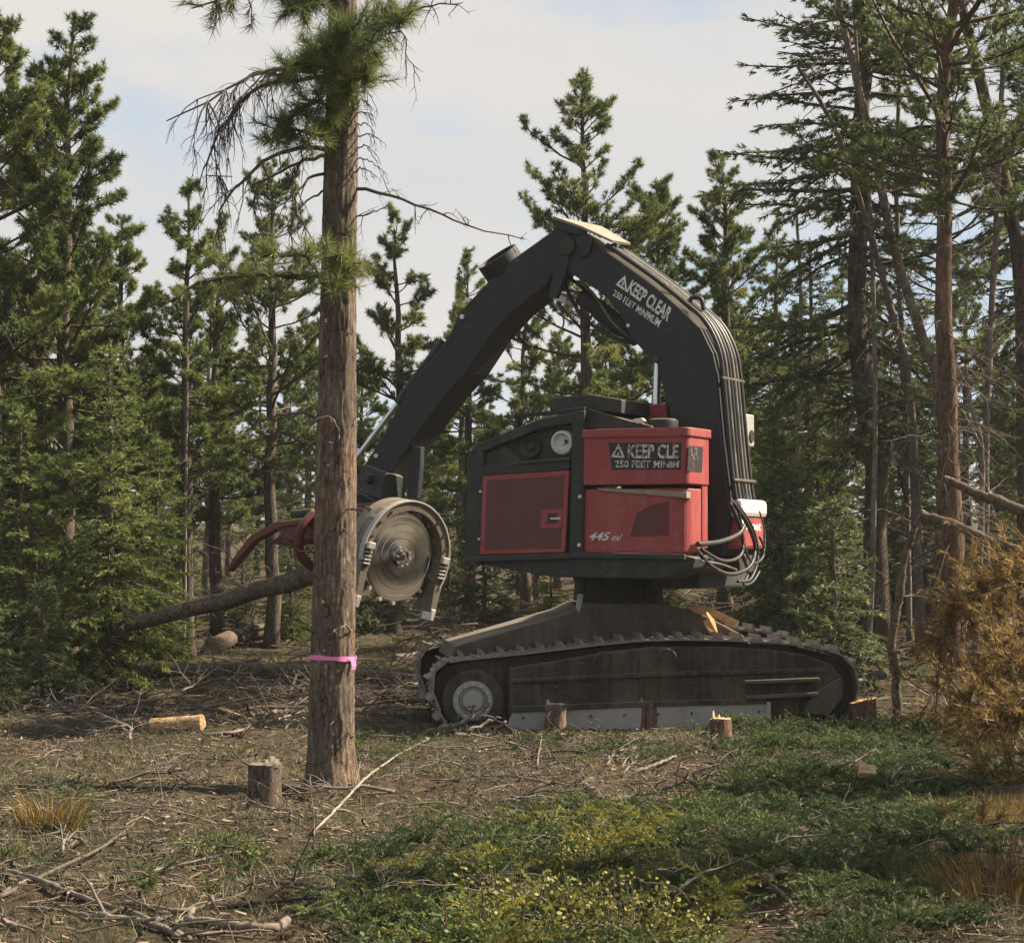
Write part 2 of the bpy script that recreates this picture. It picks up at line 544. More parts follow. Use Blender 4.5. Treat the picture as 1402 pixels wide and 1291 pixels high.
DECAL = mat_noise("black_decal", [(0.36, (0.16, 0.03, 0.03)), (0.44, (0.022, 0.02, 0.02)), (0.8, (0.03, 0.028, 0.028))], 9, 0.5, 0)
WHITEPAINT = mat_paint("dirty_white_paint", (0.52, 0.51, 0.48), (0.36, 0.34, 0.30), 0.5, 4, (0.45, 0.8))
TANPLATE = mat_paint("dusty_tan_plate", (0.26, 0.225, 0.18), (0.17, 0.14, 0.105), 0.7, 5, (0.4, 0.75), 0.2)
PINK = mat_noise("pink_flagging", [(0.3, (0.72, 0.17, 0.42)), (0.8, (0.85, 0.28, 0.54))], 14, 0.45, 0)

def mat_disc():
    m, n, l, b = new_mat("spun_saw_steel")
    b.inputs["Base Color"].default_value = (0.44, 0.43, 0.41, 1)
    b.inputs["Metallic"].default_value = 1.0
    b.inputs["Anisotropic"].default_value = 0.85
    tg = n.new("ShaderNodeTangent")
    tg.direction_type = 'RADIAL'
    tg.axis = 'Z'
    l.new(tg.outputs["Tangent"], b.inputs["Tangent"])
    t = noise_tex(n, l, 10, 5, 0.6)
    r = n.new("ShaderNodeMapRange")
    r.inputs["To Min"].default_value = 0.10
    r.inputs["To Max"].default_value = 0.24
    l.new(t.outputs["Fac"], r.inputs["Value"])
    l.new(r.outputs["Result"], b.inputs["Roughness"])
    return m
DISC = mat_disc()

def mat_mesh(name, hole, solid, scale, frac):
    """fine woven or perforated metal, holes too small to pick apart"""
    m, n, l, b = new_mat(name)
    tc = n.new("ShaderNodeTexCoord")
    mp = n.new("ShaderNodeMapping")
    mp.inputs["Rotation"].default_value = (0, 0, math.radians(25))
    l.new(tc.outputs["Object"], mp.inputs["Vector"])
    v = n.new("ShaderNodeTexVoronoi")
    v.inputs["Scale"].default_value = scale
    v.inputs["Randomness"].default_value = 0.0
    l.new(mp.outputs["Vector"], v.inputs["Vector"])
    r = ramp(n, [(frac, hole), (frac + 0.08, solid)])
    l.new(v.outputs["Distance"], r.inputs["Fac"])
    t = noise_tex(n, l, 3, 6, 0.7)
    mu = n.new("ShaderNodeMix")
    mu.data_type = 'RGBA'
    mu.blend_type = 'MULTIPLY'
    mu.inputs[0].default_value = 0.6
    r2 = ramp(n, [(0.3, (0.6, 0.55, 0.5)), (0.7, (1, 1, 1))])
    l.new(t.outputs["Fac"], r2.inputs["Fac"])
    l.new(r.outputs["Color"], mu.inputs[6])
    l.new(r2.outputs["Color"], mu.inputs[7])
    l.new(mu.outputs[2], b.inputs["Base Color"])
    b.inputs["Roughness"].default_value = 0.6
    add_bump(n, l, b, v.outputs["Distance"], 0.4, 0.004)
    return m
REDMESH = mat_mesh("red_mesh_screen", (0.016, 0.010, 0.008), (0.10, 0.030, 0.026), 62, 0.30)
PERF = mat_mesh("perforated_red_screen", (0.010, 0.008, 0.008), (0.19, 0.03, 0.03), 44, 0.40)

# ------------------------------------------------------------------ ground
def axis_coords(lo, hi, dlo, dhi, step, grow):
    c = list(np.arange(dlo, dhi + 1e-6, step))
    s, x = step, dhi
    while x < hi:
        s *= grow
        x += s
        c.append(min(x, hi))
    s, x = step, dlo
    while x > lo:
        s *= grow
        x -= s
        c.insert(0, max(x, lo))
    return np.array(c)

def build_ground():
    xs = axis_coords(-260, 260, -7, 8, 0.11, 1.12)
    ys = axis_coords(-120, 420, 9.5, 30, 0.11, 1.12)
    nx, ny = len(xs), len(ys)
    V = np.array([(x, y, ground_z(x, y)) for y in ys for x in xs])
    i = np.arange(ny - 1)[:, None] * nx
    j = np.arange(nx - 1)[None, :]
    F = np.stack([i + j, i + j + 1, i + nx + j + 1, i + nx + j], -1).reshape(-1, 4)
    m, n, l, b = new_mat("forest_floor")
    t1 = noise_tex(n, l, 0.55, 4, 0.6)
    t2 = noise_tex(n, l, 5.0, 8, 0.7)
    t3 = noise_tex(n, l, 38, 6, 0.75)
    r1 = ramp(n, [(0.30, (0.046, 0.037, 0.029)), (0.48, (0.092, 0.073, 0.053)), (0.58, (0.072, 0.068, 0.043)), (0.75, (0.052, 0.058, 0.032))])
    l.new(t1.outputs["Fac"], r1.inputs["Fac"])
    r2 = ramp(n, [(0.32, (0.35, 0.33, 0.31)), (0.52, (0.85, 0.82, 0.78)), (0.72, (1.5, 1.38, 1.18))])
    l.new(t2.outputs["Fac"], r2.inputs["Fac"])
    r3 = ramp(n, [(0.35, (0.45, 0.43, 0.41)), (0.5, (0.95, 0.93, 0.9)), (0.68, (1.6, 1.5, 1.3))])
    l.new(t3.outputs["Fac"], r3.inputs["Fac"])
    mu = n.new("ShaderNodeMix")
    mu.data_type = 'RGBA'
    mu.blend_type = 'MULTIPLY'
    mu.inputs[0].default_value = 1.0
    l.new(r1.outputs["Color"], mu.inputs[6])
    l.new(r2.outputs["Color"], mu.inputs[7])
    mu2 = n.new("ShaderNodeMix")
    mu2.data_type = 'RGBA'
    mu2.blend_type = 'MULTIPLY'
    mu2.inputs[0].default_value = 1.0
    l.new(mu.outputs[2], mu2.inputs[6])
    l.new(r3.outputs["Color"], mu2.inputs[7])
    l.new(mu2.outputs[2], b.inputs["Base Color"])
    b.inputs["Roughness"].default_value = 0.95
    b.inputs["Specular IOR Level"].default_value = 0.1
    ad = n.new("ShaderNodeMath")
    ad.operation = 'ADD'
    l.new(t2.outputs["Fac"], ad.inputs[0])
    l.new(t3.outputs["Fac"], ad.inputs[1])
    add_bump(n, l, b, ad.outputs[0], 0.8, 0.04)
    g = mk("ground", [(V, F, 0, None)], [m])
    g["kind"] = "structure"
    return g
build_ground()

# ------------------------------------------------------------------ trees
def wander(rng, base, top, n, amp):
    t = np.linspace(0, 1, n)
    p = base[None, :] + (top - base)[None, :] * t[:, None]
    w = np.cumsum(rng.normal(0, amp, (n, 3)), axis=0)
    w -= t[:, None] * w[-1]
    w[:, 2] *= 0.2
    return p + w

def rot_about(v, axis, a):
    axis = axis / (np.linalg.norm(axis) + 1e-9)
    return v * math.cos(a) + np.cross(axis, v) * math.sin(a) + axis * np.dot(axis, v) * (1 - math.cos(a))

def dead_branch_polys(rng, p0, d0, L, r, droop, depth=2, nseg=7):
    """bare limb with crooked side twigs"""
    out = []
    d = np.array(d0, float)
    d /= np.linalg.norm(d)
    pts = [np.array(p0, float)]
    dirs = [d]
    for k in range(nseg):
        d = d + rng.normal(0, 0.16, 3) + np.array([0, 0, -droop / nseg])
        d /= np.linalg.norm(d)
        pts.append(pts[-1] + d * L / nseg)
        dirs.append(d)
    pts = np.array(pts)
    out.append((pts, r * np.linspace(1, 0.28, nseg + 1)))
    if depth > 0:
        nt = rng.integers(4, 8) if depth == 2 else rng.integers(1, 4)
        for k in range(nt):
            i = rng.integers(1, nseg)
            ax = rng.normal(size=3)
            sd = rot_about(dirs[i], np.cross(dirs[i], ax), rng.uniform(0.5, 1.1))
            out += dead_branch_polys(rng, pts[i], sd, L * rng.uniform(0.25, 0.5), r * 0.5, droop * 1.1, depth - 1, 5)
    return out

def gen_conifer(seed, H, r0, cb, Lmax, kind="pine", density=1.0, dead=10, needle=None, lean=(0, 0), top_r=0.12, K=20, leader=0.0):
    """returns parts for trunk, crown and dead branches of one conifer standing at the origin"""
    rng = np.random.default_rng(seed)
    base = np.array([0, 0, -0.25])
    top = np.array([lean[0], lean[1], H])
    tp = wander(rng, base, top, 16, 0.035 * H / 10)
    tt = np.linspace(0, 1, 16)
    tr = r0 * (1 - tt) ** 0.75 + 0.012
    tr[0] *= 1.35
    tr[1] *= 1.06
    trunk = tubes([(tp, tr)], 12)
    def trunk_at(z):
        f = np.interp(z, tp[:, 2], tt)
        return np.array([np.interp(f, tt, tp[:, k]) for k in range(3)]), np.interp(f, tt, tr)
    zc = H * cb
    limbs, P, D, S, T = [], [], [], [], []
    z = zc
    fir = kind == "fir"
    while z < H - 0.05:
        t = (z - zc) / (H - zc)
        if leader and t > 1 - leader and t < 1 - leader * 0.35:
            z += 0.25
            continue
        nb = int(rng.integers(3, 6)) if not fir else int(rng.integers(4, 7))
        az0 = rng.uniform(0, 6.28)
        for k in range(nb):
            if rng.uniform() < 0.14:
                continue
            az = az0 + k * 6.283 / nb + rng.normal(0, 0.35)
            if fir:
                prof = (1 - t) ** 0.85 * (0.55 + 0.45 * min(1, t * 6)) + 0.04
                el = -0.30 + 0.75 * t + rng.normal(0, 0.12)
            else:
                prof = (1 - t) ** 0.62 * (0.6 + 0.4 * min(1, t * 5)) + top_r
                el = 0.0 + 0.70 * t + rng.normal(0, 0.26)
            L = Lmax * prof * (rng.uniform(0.6, 1.18) if fir else rng.choice([rng.uniform(0.35, 0.7), rng.uniform(0.7, 1.05), rng.uniform(1.0, 1.4)]))
            p0, rr = trunk_at(z + rng.uniform(-0.06, 0.06))
            d = np.array([math.cos(az) * math.cos(el), math.sin(az) * math.cos(el), math.sin(el)])
            ns = 6
            pts = [p0]
            dirs = []
            curl = rng.uniform(0.35, 0.75) if not fir else rng.uniform(-0.05, 0.35)
            sag = 0.0 if not fir else rng.uniform(0.15, 0.5) * (1 - t)
            for i in range(ns):
                d = d + rng.normal(0, 0.09, 3)
                d[2] += (curl * (i / ns) - sag * (1 - i / ns)) * 0.30
                d /= np.linalg.norm(d)
                pts.append(pts[-1] + d * L / ns)
                dirs.append(d.copy())
            pts = np.array(pts)
            br = min(rr * 0.55, 0.010 + 0.012 * L) * np.linspace(1, 0.3, ns + 1)
            limbs.append((pts, br))
            # side twigs carrying the foliage
            tone0 = rng.uniform(0.15, 0.8)
            start = 0.30 if not fir else 0.12
            nsd = max(4, int(L * (23 if not fir else 13) * density))
            for q in range(nsd):
                f = start + (1 - start) * (q + rng.uniform(0, 1)) / nsd
                i = min(ns - 1, int(f * ns))
                fp = pts[i] + (pts[i + 1] - pts[i]) * (f * ns - i)
                dd = dirs[i]
                side = np.cross(dd, [0, 0, 1.0])
                side /= np.linalg.norm(side) + 1e-9
                sgn = 1 if q % 2 else -1
                if fir:
                    sdv = dd * rng.uniform(0.5, 0.9) + side * sgn * rng.uniform(0.5, 1.0) + np.array([0, 0, rng.normal(-0.12, 0.16)])
                    tl = (0.10 + 0.38 * L * (1.02 - f) * rng.uniform(0.5, 1.1))
                else:
                    sdv = dd * rng.uniform(0.5, 1.0) + side * sgn * rng.uniform(0.2, 0.9) + np.array([0, 0, rng.uniform(-0.1, 0.7)])
                    tl = (0.10 + 0.30 * L * (1.05 - f) * rng.uniform(0.4, 1.1))
                sdv /= np.linalg.norm(sdv)
                e = fp + sdv * tl
                if tl > 0.14:
                    limbs.append((np.array([fp, (fp + e) / 2 + rng.normal(0, 0.015, 3), e]), np.array([0.007, 0.005, 0.004])))
                step = 0.21 if not fir else 0.075
                m = max(1, int(tl / step))
                lo = 0.45 if not fir else 0.1
                for a in range(m):
                    s = 1 - (1 - lo) * a / m
                    P.append(fp + (e - fp) * s + rng.normal(0, 0.02, 3))
                    dv = sdv + rng.normal(0, 0.3, 3)
                    if not fir:
                        dv = dv + np.array([0, 0, 0.25])
                    else:
                        dv = dv + side * rng.choice([-1, 1]) * rng.uniform(0, 0.8)
                    D.append(dv)
                    T.append(tone0 + rng.normal(0, 0.14) + (0.12 if a == 0 else 0))
                    S.append(rng.uniform(0.8, 1.2))
            P.append(pts[-1])
            D.append(dirs[-1] + np.array([0, 0, 0.3 if not fir else 0.0]))
            T.append(tone0 + 0.2)
            S.append(1.2)
        z += (rng.uniform(0.16, 0.34) if fir else rng.choice([0.10, 0.18, 0.26, 0.42])) * (1.0 if not fir else 0.85) * (0.65 + 0.35 * H / 10)
    for a in range(4):
        P.append(top + np.array([0, 0, -0.08 * a]))
        D.append(np.array([0, 0, 1.0]) + rng.normal(0, 0.2, 3))
        T.append(0.6)
        S.append(1.1)
    nl = needle or (0.118 if not fir else 0.10)
    S = np.array(S) * nl
    if fir:
        nv = needles(P, D, S, max(8, int(K * 0.55)), 0.020, 0.8, rng, 0.6, np.clip(T, 0, 1), 0.7)
    else:
        nv = needles(P, D, S, int(K * 1.35), 0.0165, 2.3, rng, 0.35, np.clip(T, 0, 1))
    lb = tubes(limbs, 3)
    db = []
    for k in range(dead):
        zz = rng.uniform(H * 0.10, zc + 0.12 * (H - zc))
        p0, rr = trunk_at(zz)
        az = rng.uniform(0, 6.283)
        el = rng.uniform(-0.35, 0.25)
        dv = np.array([math.cos(az) * math.cos(el), math.sin(az) * math.cos(el), math.sin(el)])
        db += dead_branch_polys(rng, p0, dv, rng.uniform(0.4, 1.0) * Lmax * 0.75, 0.011, 0.5, 2)
    return trunk, lb, nv, (tubes(db, 3) if db else None)

PROTO = {}

def conifer_proto(key, bark, leaf, **kw):
    tr, lb, nv, db = gen_conifer(**kw)
    PROTO[key] = dict(parts=(tr, lb, nv, db), bark=bark, leaf=leaf, root=None, H=kw["H"])

def place_conifer(key, name, loc, label, group=None, scale=1.0, rz=0.0, tilt=(0, 0), cat="tree"):
    pr = PROTO[key]
    r = empty(name, loc)
    r.scale = (scale, scale, scale)
    r.rotation_euler = (tilt[0], tilt[1], rz)
    if pr["root"] is None:
        tr, lb, nv, db = pr["parts"]
        mk("trunk", [(tr[0], tr[1], 0, None)], [pr["bark"]], r)
        mk("crown", [(lb[0], lb[1], 0, None), (nv[0], nv[1], 1, nv[2])], [TWIG, pr["leaf"]], r, smooth=False)
        if db is not None:
            mk("dead_branches", [(db[0], db[1], 0, None)], [DEADTWIG], r)["kind"] = "stuff"
        pr["root"] = r
    else:
        for ch in pr["root"].children:
            c = ch.copy()
            COL.objects.link(c)
            c.parent = r
    return tag(r, label, cat, group)

conifer_proto("tall_pine", BARK_BG, PINE_LEAF, seed=11, H=9.6, r0=0.15, cb=0.16, Lmax=1.45, density=1.15, dead=10, K=26)
conifer_proto("edge_pine", BARK_BG, PINE_LEAF, seed=12, H=9.2, r0=0.15, cb=0.14, Lmax=1.7, density=1.1, dead=10, K=26)
conifer_proto("thin_pine", BARK_BG, PINE_LEAF, seed=13, H=8.0, r0=0.10, cb=0.36, Lmax=1.05, density=1.0, dead=16, K=26, leader=0.16)
conifer_proto("round_pine", BARK_BG, PINE_LEAF, seed=14, H=7.6, r0=0.13, cb=0.30, Lmax=1.25, density=1.0, dead=16, K=26, top_r=0.2)
conifer_proto("open_pine", BARK_BG, PINE_LEAF, seed=15, H=9.8, r0=0.15, cb=0.38, Lmax=1.7, density=0.85, dead=18, K=26, top_r=0.2)
conifer_proto("sparse_pine", BARK_RED, PINE_LEAF, seed=16, H=12.0, r0=0.15, cb=0.52, Lmax=2.0, density=0.6, dead=80, K=26, top_r=0.2)
conifer_proto("big_fir", BARK_BG, FIR_LEAF, kind="fir", seed=17, H=12.5, r0=0.16, cb=0.22, Lmax=2.5, density=0.6, dead=36, K=22)
conifer_proto("bright_fir", BARK_BG, BRIGHT_LEAF, kind="fir", seed=18, H=5.2, r0=0.08, cb=0.06, Lmax=1.5, density=1.0, dead=0, K=22)
conifer_proto("dark_fir", BARK_BG, FIR_LEAF, kind="fir", seed=19, H=7.5, r0=0.10, cb=0.08, Lmax=1.6, density=0.75, dead=0, K=22)
conifer_proto("young_fir", BARK_BG, FIR_LEAF, kind="fir", seed=20, H=2.2, r0=0.05, cb=0.06, Lmax=0.95, density=1.2, dead=0, K=22)

def base_at(px, depth):
    x = (px - PW / 2) / FPX * depth
    return Vector((x, depth, ground_z(x, depth) - 0.02))

def tree_px(key, name, px, top_py, depth, label, group=None, rz=0.0, tilt=(0, 0)):
    b = base_at(px, depth)
    topz = at(px, top_py, depth).z
    return place_conifer(key, name, b, label, group, (topz - b.z) / PROTO[key]["H"], rz, tilt)

# left stand
tree_px("edge_pine", "pine_tree", -8, 35, 32.5, "tall dense pine growing outermost in the stand beyond the short cut log", rz=0.4)
tree_px("tall_pine", "pine_tree", 96, 30, 33.5, "tallest full pine behind the bright green fir, with tufted pointed top", rz=1.0)
tree_px("thin_pine", "pine_tree", 256, 252, 34.5, "slender pine with long bare leader and a single tuft at its tip", rz=2.0)
tree_px("round_pine", "pine_tree", 300, 330, 38, "short rounded pine close behind the slender bare-tipped pine", rz=0.6)
tree_px("open_pine", "pine_tree", 368, 232, 36, "open-crowned pine rising behind the red arm of the felling head", rz=3.0)
tree_px("round_pine", "pine_tree", 540, 318, 39, "rounded pine standing between the flagged trunk and the stick boom", rz=4.2)
tree_px("bright_fir", "fir_tree", 150, 470, 30.5, "bright yellow-green young fir at the edge of the stand", rz=0.2)
tree_px("bright_fir", "fir_tree", 30, 560, 30.0, "bright green fir with drooping lower sprays beside the outermost pine", rz=1.9)
tree_px("bright_fir", "fir_tree", 215, 600, 33, "small sunlit fir next to the slender bare-tipped pine", rz=3.4)
tree_px("young_fir", "fir_sapling", 60, 800, 28.5, "low dark fir sapling at the foot of the bright firs", rz=0.2)
tree_px("young_fir", "fir_sapling", -10, 830, 27.5, "low fir sapling with spreading branches beside the brush", rz=2.2)
tree_px("dark_fir", "fir_tree", 5, 330, 36, "dark fir half hidden behind the outermost pine", rz=2.7)
tree_px("edge_pine", "pine_tree", 48, 130, 35, "dense pine wedged between the two tallest pines of the stand", rz=3.9)
tree_px("tall_pine", "pine_tree", 165, 300, 36.5, "full pine just behind the bright green fir", rz=2.9)
tree_px("edge_pine", "pine_tree", 205, 500, 37, "short broad pine close beside the slender bare-tipped pine", rz=5.2)
# behind the machine
tree_px("open_pine", "pine_tree", 800, 118, 40, "pine with a pointed top rising above the knuckle of the boom", rz=5.0)
tree_px("round_pine", "pine_tree", 640, 372, 43, "rounded pine behind the tube on the stick boom", rz=2.4)
tree_px("round_pine", "pine_tree", 720, 400, 46, "small pine beneath the arch of the boom", rz=0.9)
tree_px("edge_pine", "pine_tree", 900, 250, 44, "broad pine behind the white lettering on the boom", rz=2.2)
tree_px("tall_pine", "pine_tree", 990, 215, 41, "full pine just behind the curved hoses of the boom", rz=3.7)
tree_px("round_pine", "pine_tree", 1065, 330, 46, "green pine in the gap between boom hoses and big fir", rz=1.7)
# right stand
tree_px("big_fir", "fir_tree", 1200, -430, 34.5, "big dark fir with shaggy drooping boughs above the broken sapling", rz=0.5, tilt=(0.0, -0.035))
tree_px("sparse_pine", "pine_tree", 1310, -330, 31.5, "tall pine with reddish trunk and many bare dead branches", rz=1.1, tilt=(0.0, -0.012))
tree_px("sparse_pine", "pine_tree", 1440, -200, 34, "leaning pine with sparse crown beside the reddish trunk", rz=3.4, tilt=(0.0, -0.14))
tree_px("dark_fir", "fir_tree", 1110, 330, 39, "dark fir crowded against the big shaggy fir", rz=2.0)
tree_px("big_fir", "fir_tree", 1440, -200, 38.5, "broad dark fir at the far side of the leaning dead trunk", rz=2.4)
tree_px("open_pine", "pine_tree", 1290, 60, 44, "open pine standing behind the reddish pine trunk", rz=4.4)
tree_px("young_fir", "fir_sapling", 1140, 690, 30.0, "dark bushy fir sapling behind the end of the tracks", rz=0.5)
tree_px("young_fir", "fir_sapling", 1075, 640, 33.0, "fir sapling behind the hanging hoses", rz=3.5)
tree_px("bright_fir", "fir_tree", 1060, 545, 38, "fir with sun flecks put into its yellow-green colour behind the hose bundle", rz=2.6)  # needle colour of these bright firs stands for sun flecks
tree_px("bright_fir", "fir_tree", 1120, 580, 36, "young fir with sunlight put into its leaf colour behind the end of the tracks", rz=1.3)
tree_px("bright_fir", "fir_tree", 1365, 600, 37, "fir with sun flecks put into its leaf colour beyond the hanging broken log", rz=0.8)
tree_px("bright_fir", "fir_tree", 1250, 560, 38, "young fir with sun flecks put into its leaf colour between the two big trunks", rz=5.1)
# the wood further back
rng_b = np.random.default_rng(5)
far = []
for k in range(46):
    px = -60 + 1560 * (k + rng_b.uniform(-0.3, 0.3)) / 45
    depth = rng_b.uniform(47, 72)
    tpy = rng_b.uniform(420, 560)
    if px > 950:
        tpy = rng_b.uniform(380, 540)
    if px < 130:
        tpy = rng_b.uniform(330, 520)
    key = ["round_pine", "tall_pine", "dark_fir", "open_pine", "edge_pine"][k % 5]
    if key == "dark_fir":
        tree_px(key, "fir_tree", px, tpy, depth, "dark fir deep in the wood behind the front row of trees", "firs deep in the wood", rng_b.uniform(0, 6.28))
    else:
        tree_px(key, "pine_tree", px, tpy, depth, "green pine deep in the wood behind the front row of trees", "pines deep in the wood", rng_b.uniform(0, 6.28))
for k in range(34):
    px = -60 + 1560 * (k + rng_b.uniform(-0.4, 0.4)) / 33
    depth = rng_b.uniform(74, 115)
    tree_px(["dark_fir", "edge_pine"][k % 2], ["fir_tree", "pine_tree"][k % 2], px, rng_b.uniform(520, 620), depth,
            ["low dark fir in the farthest row of the wood", "low broad pine in the farthest row of the wood"][k % 2],
            ["firs in the farthest row", "pines in the farthest row"][k % 2], rng_b.uniform(0, 6.28))
for k in range(40):
    px = -40 + 1500 * (k + rng_b.uniform(-0.45, 0.45)) / 39
    depth = rng_b.uniform(36, 56)
    tree_px(["young_fir", "bright_fir"][k % 2], "fir_sapling", px, rng_b.uniform(680, 790), depth,
            "young fir in the undergrowth below the tall trees", "young firs in the undergrowth", rng_b.uniform(0, 6.28))
# trees beside the clearing that shade the foreground
for i, (x, y, s) in enumerate([(8.2, 14.6, 0.95), (9.4, 17.0, 1.0), (6.8, 7.6, 0.9), (11.5, 19.6, 1.0)]):
    place_conifer(["tall_pine", "dark_fir", "edge_pine", "open_pine"][i], ["pine_tree", "fir_tree", "pine_tree", "pine_tree"][i],
                  (x, y, ground_z(x, y) - 0.02), ["full pine beside the juniper patch", "dark fir beside the juniper patch",
                  "broad pine nearest the mouth of the clearing", "open pine beside the clearing near the tracks"][i], None, s, i * 1.3)

# ------------------------------------------------------------------ the machine
CX, CY = 1.187, 25.9
YAW = math.radians(25)
A = Vector((math.cos(YAW), -math.sin(YAW), 0))        # towards the rear
B = Vector((-math.sin(YAW), -math.cos(YAW), 0))       # towards the machine's left flank
C0 = Vector((CX, CY, 0))
UYAW = math.radians(5.6)
TA = Vector((math.cos(UYAW), math.sin(UYAW), 0))      # along the tracks
TB = Vector((math.sin(UYAW), -math.cos(UYAW), 0))     # across, towards the near track

machine = empty("feller_buncher", C0)
tag(machine, "red and black tracked feller buncher with arched boom and disc saw head", "logging machine")

def P3(a, b, z):
    return C0 + A * a + B * b + Vector((0, 0, z))

def T3(s, t, z):
    return C0 + TA * s + TB * t + Vector((0, 0, z))

def upx(px, py, b):
    """pixel -> (a, z) on the lengthwise plane at offset b of the upper works"""
    p = unp(px, py, C0 + B * b, B)
    q = p - C0
    return q.dot(A), p.z

def tpx(px, py, t):
    p = unp(px, py, C0 + TB * t, TB)
    q = p - C0
    return q.dot(TA), p.z

def finish(name, bm, mat, parent, origin=C0, bevel=0.0, seg=2, smooth=False):
    bmesh.ops.recalc_face_normals(bm, faces=bm.faces)
    me = bpy.data.meshes.new(name)
    for v in bm.verts:
        v.co = v.co - origin
    bm.to_mesh(me)
    bm.free()
    me.materials.append(mat)
    if smooth:
        for p in me.polygons:
            p.use_smooth = True
    o = bpy.data.objects.new(name, me)
    COL.objects.link(o)
    o.parent = parent
    if bevel:
        m = o.modifiers.new("bevel", 'BEVEL')
        m.width = bevel
        m.segments = seg
        m.limit_method = 'ANGLE'
        m.angle_limit = math.radians(35)
    return o

def bm_prism(bm, ring0, ring1):
    v0 = [bm.verts.new(p) for p in ring0]
    v1 = [bm.verts.new(p) for p in ring1]
    n = len(v0)
    bm.faces.new(v0)
    bm.faces.new(v1)
    for i in range(n):
        bm.faces.new([v0[i], v0[(i + 1) % n], v1[(i + 1) % n], v1[i]])

def prism(name, px, b0, b1, mat, parent=None, bevel=0.0, seg=2):
    """side outline read on plane b0, carried across to b1"""
    az = [upx(x, y, b0) for x, y in px]
    bm = bmesh.new()
    bm_prism(bm, [P3(a, b0, z) for a, z in az], [P3(a, b1, z) for a, z in az])
    return finish(name, bm, mat, parent or machine, bevel=bevel, seg=seg)

def plan(name, ab, z0, z1, mat, parent=None, bevel=0.0, seg=2):
    bm = bmesh.new()
    bm_prism(bm, [P3(a, b, z0) for a, b in ab], [P3(a, b, z1) for a, b in ab])
    return finish(name, bm, mat, parent or machine, bevel=bevel, seg=seg)

def boxm(name, a0, a1, b0, b1, z0, z1, mat, parent=None, bevel=0.01):
    return plan(name, [(a0, b0), (a1, b0), (a1, b1), (a0, b1)], z0, z1, mat, parent, bevel)

def tprism(name, sz, t0, t1, mat, parent=None, bevel=0.0, seg=2):
    bm = bmesh.new()
    bm_prism(bm, [T3(s, t0, z) for s, z in sz], [T3(s, t1, z) for s, z in sz])
    return finish(name, bm, mat, parent or machine, bevel=bevel, seg=seg)

def lathe(name, p0, axis, prof, mat, parent, origin=C0, n=40, smooth=True, up=None):
    """prof: (distance along axis, radius) pairs; closed where the radius is 0"""
    axis = Vector(axis).normalized()
    u = axis.orthogonal().normalized()
    v = axis.cross(u)
    bm = bmesh.new()
    rings = []
    for d, r in prof:
        c = Vector(p0) + axis * d
        if r < 1e-6:
            rings.append([bm.verts.new(c)])
        else:
            rings.append([bm.verts.new(c + (u * math.cos(k * 2 * math.pi / n) + v * math.sin(k * 2 * math.pi / n)) * r) for k in range(n)])
    for r0, r1 in zip(rings, rings[1:]):
        for k in range(n):
            k2 = (k + 1) % n
            f = [r0[k % len(r0)], r0[k2 % len(r0)], r1[k2 % len(r1)], r1[k % len(r1)]]
            f = list(dict.fromkeys(f))
            if len(f) > 2:
                bm.faces.new(f)
    o = finish(name, bm, mat, parent, origin)
    if smooth:
        for p in o.data.polygons:
            p.use_smooth = True
        m = o.modifiers.new("edges", 'EDGE_SPLIT')
        m.split_angle = math.radians(32)
    return o

def rod(name, p0, p1, r, mat, parent, n=16, origin=C0):
    p0, p1 = Vector(p0), Vector(p1)
    L = (p1 - p0).length
    return lathe(name, p0, p1 - p0, [(0, 0), (0, r), (L, r), (L, 0)], mat, parent, origin, n)

def smooth_path(pts, n):
    pts = np.array([tuple(p) for p in pts], float)
    m = len(pts)
    t = np.linspace(0, m - 1, n)
    out = []
    for x in t:
        i = min(int(x), m - 2)
        f = x - i
        p0, p1, p2, p3 = pts[max(i - 1, 0)], pts[i], pts[i + 1], pts[min(i + 2, m - 1)]
        out.append(0.5 * (2 * p1 + (p2 - p0) * f + (2 * p0 - 5 * p1 + 4 * p2 - p3) * f * f + (3 * p1 - p0 - 3 * p2 + p3) * f ** 3))
    return np.array(out)

def hose(name, pts, r, mat, parent, n=28, ns=8, origin=C0):
    p = smooth_path(pts, n) - np.array(tuple(origin))
    V, F = tubes([(p, np.full(n, r))], ns)
    return mk(name, [(V, F, 0, None)], [mat], parent)

# --- undercarriage: two crawler tracks
TN = 1.5                                                    # near track's outer face
top_px = [(590, 948), (592, 925), (603, 909), (625, 902), (670, 897), (720, 892), (770, 886), (820, 880), (870, 875), (930, 873), (1000, 874),
          (1060, 877), (1110, 882), (1145, 891), (1165, 905), (1176, 928), (1176, 955), (1166, 978), (1145, 996)]
prof = [tpx(x, y, TN) for x, y in top_px]
s_first, s_last = prof[0][0], prof[-1][0]
bottom = [(s_last - 0.25, -0.02), (s_last - 1.0, -0.02), (0.0, -0.02), (prof[0][0] + 1.0, -0.02), (prof[0][0] + 0.42, -0.015), (prof[0][0] + 0.13, 0.09)]
loop = prof + bottom
lp = np.array(loop + [loop[0]])
seglen = np.hypot(np.diff(lp[:, 0]), np.diff(lp[:, 1]))
cum = np.concatenate([[0], np.cumsum(seglen)])
NSH = 48
def loop_at(d):
    d = d % cum[-1]
    return np.array([np.interp(d, cum, lp[:, 0]), np.interp(d, cum, lp[:, 1])])

cen = np.array([np.mean(lp[:, 0]), np.mean(lp[:, 1])])
SPR = tpx(648, 960, TN)

